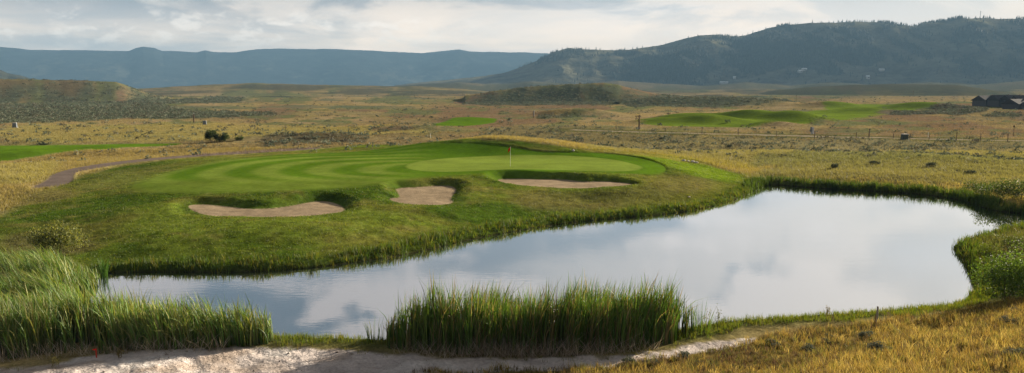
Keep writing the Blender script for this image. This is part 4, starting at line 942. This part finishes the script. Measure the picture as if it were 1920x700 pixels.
# rocks
def rock(label, px, py, s, m_=None):
    x, y, z = spot(px, py); n = 5; V0 = []; F0 = []
    import bmesh
    bm = bmesh.new(); bmesh.ops.create_icosphere(bm, subdivisions=2, radius=1.0); sdd = RNG.uniform(0, 100)
    for v in bm.verts:
        k = 1+.35*float(fbm(v.co.x*2+sdd, v.co.y*2+v.co.z*1.7, 1.0, 3, 141)); v.co = Vector((v.co.x*k*s, v.co.y*k*s*.8, v.co.z*k*s*.55))
    me = bpy.data.meshes.new('rock'); bm.to_mesh(me); bm.free(); o = link('rock', me, m_ or M['stone']); o.location = (x, y, z+s*.15); o.rotation_euler = (0, 0, RNG.uniform(0, 6))
    tag(o, label, 'rock', 'pale rocks beyond the right end of the fairway')
M['pale'] = plain_mat('pale_rock_mat', (.50, .45, .38), .9, .2, 0, .25, 6, .02)
for (px, py, s, lb) in [(1282,302,.30,'leftmost pale rock beyond the right end of the fairway'),(1290,303,.24,'small pale rock second from left in the row beyond the fairway'),(1299,304.5,.34,'largest pale rock in the middle of the short row'),(1306,306,.28,'rightmost pale rock in the row beyond the fairway'),
    (1292,435-65,.14,'tiny pale stone on the bank just above the pond'),(1075,283,.26,'pale rock on the slope right of the mound'),(887,472,.0,'')]:
    if s > 0: rock(lb, px, py, s, M['pale'])

# ------------------------------------------------------------------ buildings
def townhouse(px, py, w_, d_, h_, rh, label, rz, zoff=0.0, dist=None):
    x, y, z = spot(px, py); r = tag(empty('townhouse', (x, y, z+zoff), rz), label, 'house', 'dark gabled houses at the right edge')
    b = MB(); b.box((0,0,h_/2-.5),(w_,d_,h_+1)); b.build('wall', M['wall'], r)
    b = MB(); b.gable((0,0,h_+.2),(w_,d_), rh, 0, .6); rf = b.build('roof', M['roof'], r)
    b = MB(); b.box((w_*.25,0,h_+rh*.9),(.8,.8,1.6), bev=.03); b.build('chimney', M['stone'], rf)
    b = MB(); b.box((-w_*.22,-d_/2-1.2,h_*.42),(w_*.4,2.6,h_*.84)); b.build('porch', M['wall'], r)
    b = MB(); b.gable((-w_*.22,-d_/2-1.2,h_*.84+.2),(2.8,w_*.42), rh*.6, math.pi/2, .4); b.build('porch_roof', M['roof'], r)
    for i in (-.05, .2, .38):
        b = MB(); b.box((w_*i+.3,-d_/2-.03,h_*.62),(1.1,.08,1.2)); wn = b.build('window', M['hwall'], r)
        b = MB(); b.box((w_*i+.3,-d_/2-.08,h_*.62),(.9,.06,1.0)); b.build('pane', M['glass'], wn)
townhouse(1851, 199, 11, 9, 2.8, 2.6, 'leftmost dark gabled house, standing apart at the row end', .25)
townhouse(1880, 200, 11, 9, 3.0, 2.8, 'second dark house in the row with a pale gable', .1)
townhouse(1902, 201, 11, 9, 3.0, 2.9, 'third dark house in the row', .15)
townhouse(1922, 203, 12, 9, 3.0, 2.8, 'dark house cut by the right frame edge', .1)
townhouse(1912, 206, 11, 8, 2.4, 2.2, 'lower dark house in front of the row at the frame edge', .3)
def mhouse(px, py, w_, d_, h_, label, roofm, rz=0.0):
    x, y, z = spot(px, py); r = tag(empty('mountain_house', (x, y, z+1), rz), label, 'house', 'pale houses on the mountain foot')
    b = MB(); b.box((0,0,h_/2-2),(w_,d_,h_+4)); b.build('wall', M['hwall'], r)
    b = MB(); b.gable((0,0,h_),(w_,d_), h_*.7, 0, 1.0); b.build('roof', roofm, r)
    b = MB(); b.box((w_*.1,-d_/2-.1,h_*.5),(w_*.5,.2,h_*.35)); b.build('window', M['glass'], r)
mhouse(1357, 157, 30, 12, 4, 'long low white-roofed barn lowest on the mountain foot', M['mroof'])
mhouse(1377, 148, 9, 8, 5, 'small pale house just above the long white barn', M['mroof'])
mhouse(1500, 136, 16, 10, 5, 'left house of the bright pair under the forest', M['mroof'], .5)
mhouse(1508, 132.5, 18, 10, 5, 'upper right house of the bright pair under the forest', M['mroof'])
mhouse(1627, 148, 10, 9, 7, 'small white house among dark trees right of the clearing', M['mroof'])
mhouse(1653, 133, 18, 8, 4, 'single low white roof high on the open slope', M['mroof'])
# mast
x, y, z = spot(1838, 36); az_, _ = pxdir(1838, 34); zr = float(hz(4000*math.sin(az_), 4000*math.cos(az_)))
ro = tag(empty('radio_mast', (4000*math.sin(float(az_)), 4000*math.cos(float(az_)), zr)), 'thin radio mast on the highest mountain ridge', 'mast')
b = MB(); b.tube([(0,0,-3),(0,0,16),(0,0,31)], [1.1,.8,.6], 5); b.build('mast', M['grey'], ro)
b = MB(); b.box((0,0,28),(7,.8,.8)); b.build('cross_arm', M['grey'], ro)
b = MB(); b.box((0,0,22),(4,.7,.7)); b.build('cross_arm', M['grey'], ro)

# ------------------------------------------------------------------ conifers
def conifer_crown(h, r, tiers=6, k=8):
    v = []; f = []; o = 0
    for t in range(tiers):
        z0 = h*(.12+.80*t/tiers); z1 = z0+h*.30*(1-t/tiers*.4); rr = r*(1-t/tiers)**.85+.08*r; ring = []
        for i in range(k):
            a = 2*math.pi*(i+.5*(t % 2))/k; q_ = rr*RNG.uniform(.65, 1.15); ring.append((q_*math.cos(a), q_*math.sin(a), z0-h*.03*RNG.uniform(0, 1)))
            a2 = a+math.pi/k; ring.append((q_*.55*math.cos(a2), q_*.55*math.sin(a2), z0+h*.03))
        v += ring+[(0, 0, min(z1, h))]; m_ = len(ring)
        f += [(o+i, o+(i+1) % m_, o+m_) for i in range(m_)]; o += m_+1
    return np.array(v), np.array(f)
protos = []
for i in range(3):
    h = (13, 16, 11)[i]; r0 = tag(empty('pine_tree', (0, 0, 0)), 'x', 'tree', 'conifers along the mountain skyline')
    b = MB(); b.tube([(0,0,-1.5),(0,0,h*.5),(0,0,h*.92)], [.35,.22,.05], 6); t_ = b.build('trunk', M['bark'], r0)
    v, f = conifer_crown(h, h*.20); c_ = np.tile(np.array((.030,.042,.022)), (len(v), 1)); cr_ = link('crown', mk_mesh('crown', v, f, c_), M['conif'], r0)
    protos.append((r0, t_, cr_))
used = [False]*3
groups = [(np.concatenate([RNG.uniform(1342, 1384, 20), [1337, 1378, 1382, 1400]]), 'in the conifer cluster on the lower mountain shoulder'), (RNG.uniform(1560, 1700, 26), 'on the long flat stretch of mountain skyline'),
          (RNG.uniform(1668, 1715, 16), 'on the skyline left of the saddle dip'), (RNG.uniform(1735, 1835, 24), 'on the skyline climbing toward the mast'), (RNG.uniform(1440, 1560, 10), 'sparse on the rounded skyline left of the flat stretch')]
for pxs, lb in groups:
    for px in pxs:
        a, s = pxdir(px, 60); a = float(a); dr = 4000+RNG.uniform(-60, 10); j = int(RNG.integers(0, 3)); r0, t_, c_ = protos[j]
        if used[j]: r1 = r0.copy(); C.objects.link(r1); kids = []; 
        else: r1 = r0; used[j] = True; kids = None
        if kids is not None:
            for q_ in (t_, c_): k2 = q_.copy(); C.objects.link(k2); k2.parent = r1
        r1.location = (dr*math.sin(a), dr*math.cos(a), float(hz(dr*math.sin(a), dr*math.cos(a)))-.5)
        s_2 = RNG.uniform(.5, 1.0); r1.scale = (s_2, s_2, s_2); r1.rotation_euler = (0, 0, RNG.uniform(0, 6))
        r1['label'] = 'dark conifer '+lb
# forest mass
N = 600000
dd_ = RNG.uniform(2950, 4050, N); aa_ = RNG.uniform(-.25, .66, N); x = dd_*np.sin(aa_); y = dd_*np.cos(aa_)
fo_ = hz(x, y, FOR); k = RNG.uniform(0, 1, N) < np.clip(fo_, 0, 1)*.085+.002*(aa_ > .05); x, y = x[k], y[k]; n = len(x); print('forest', n)
h = RNG.uniform(7, 16, n); r = h*RNG.uniform(.16, .26, n); z = hz(x, y)-.5; kk = 5
Vs = []; 
for (zb, zt_, rs) in ((.08, .65, 1.0), (.42, 1.0, .62)):
    for i in range(kk):
        a = 2*math.pi*i/kk+RNG.uniform(-.3, .3, n); q_ = r*rs*RNG.uniform(.7, 1.2, n); Vs.append(np.stack([x+q_*np.cos(a), y+q_*np.sin(a), z+h*zb], 1))
    Vs.append(np.stack([x, y, z+h*zt_], 1))
m_ = len(Vs); V_ = np.stack(Vs, 1).reshape(-1, 3); b0 = (np.arange(n)*m_)[:, None]; F_ = []
for l in (0, kk+1):
    for i in range(kk): F_.append(b0+np.array([l+i, l+(i+1) % kk, l+kk]))
tag(link('forest', mk_mesh('forest', V_, [np.concatenate(F_)], np.repeat(cvar(n, [(.030,.040,.022), (.038,.046,.026), (.05,.055,.035)]), m_, 0)), M['conif']), 'dark conifer forest covering folds of the right mountain', 'forest', kind='stuff')

# ------------------------------------------------------------------ haze
b = MB(); b.box((0, 4700, 255), (22000, 10000, 530)); 
m, T = mat('haze_mat')
pvn = T.n('ShaderNodeVolumePrincipled', ins={'Color': (.18, .33, .50, 1), 'Density': 1.35e-4, 'Anisotropy': 0.0})
T.out(pvn.outputs[0], slot=1)
hzo = b.build('haze', m); tag(hzo, 'thin blue air haze over the whole valley', 'haze', kind='stuff')
sc.cycles.volume_step_rate = 1.0
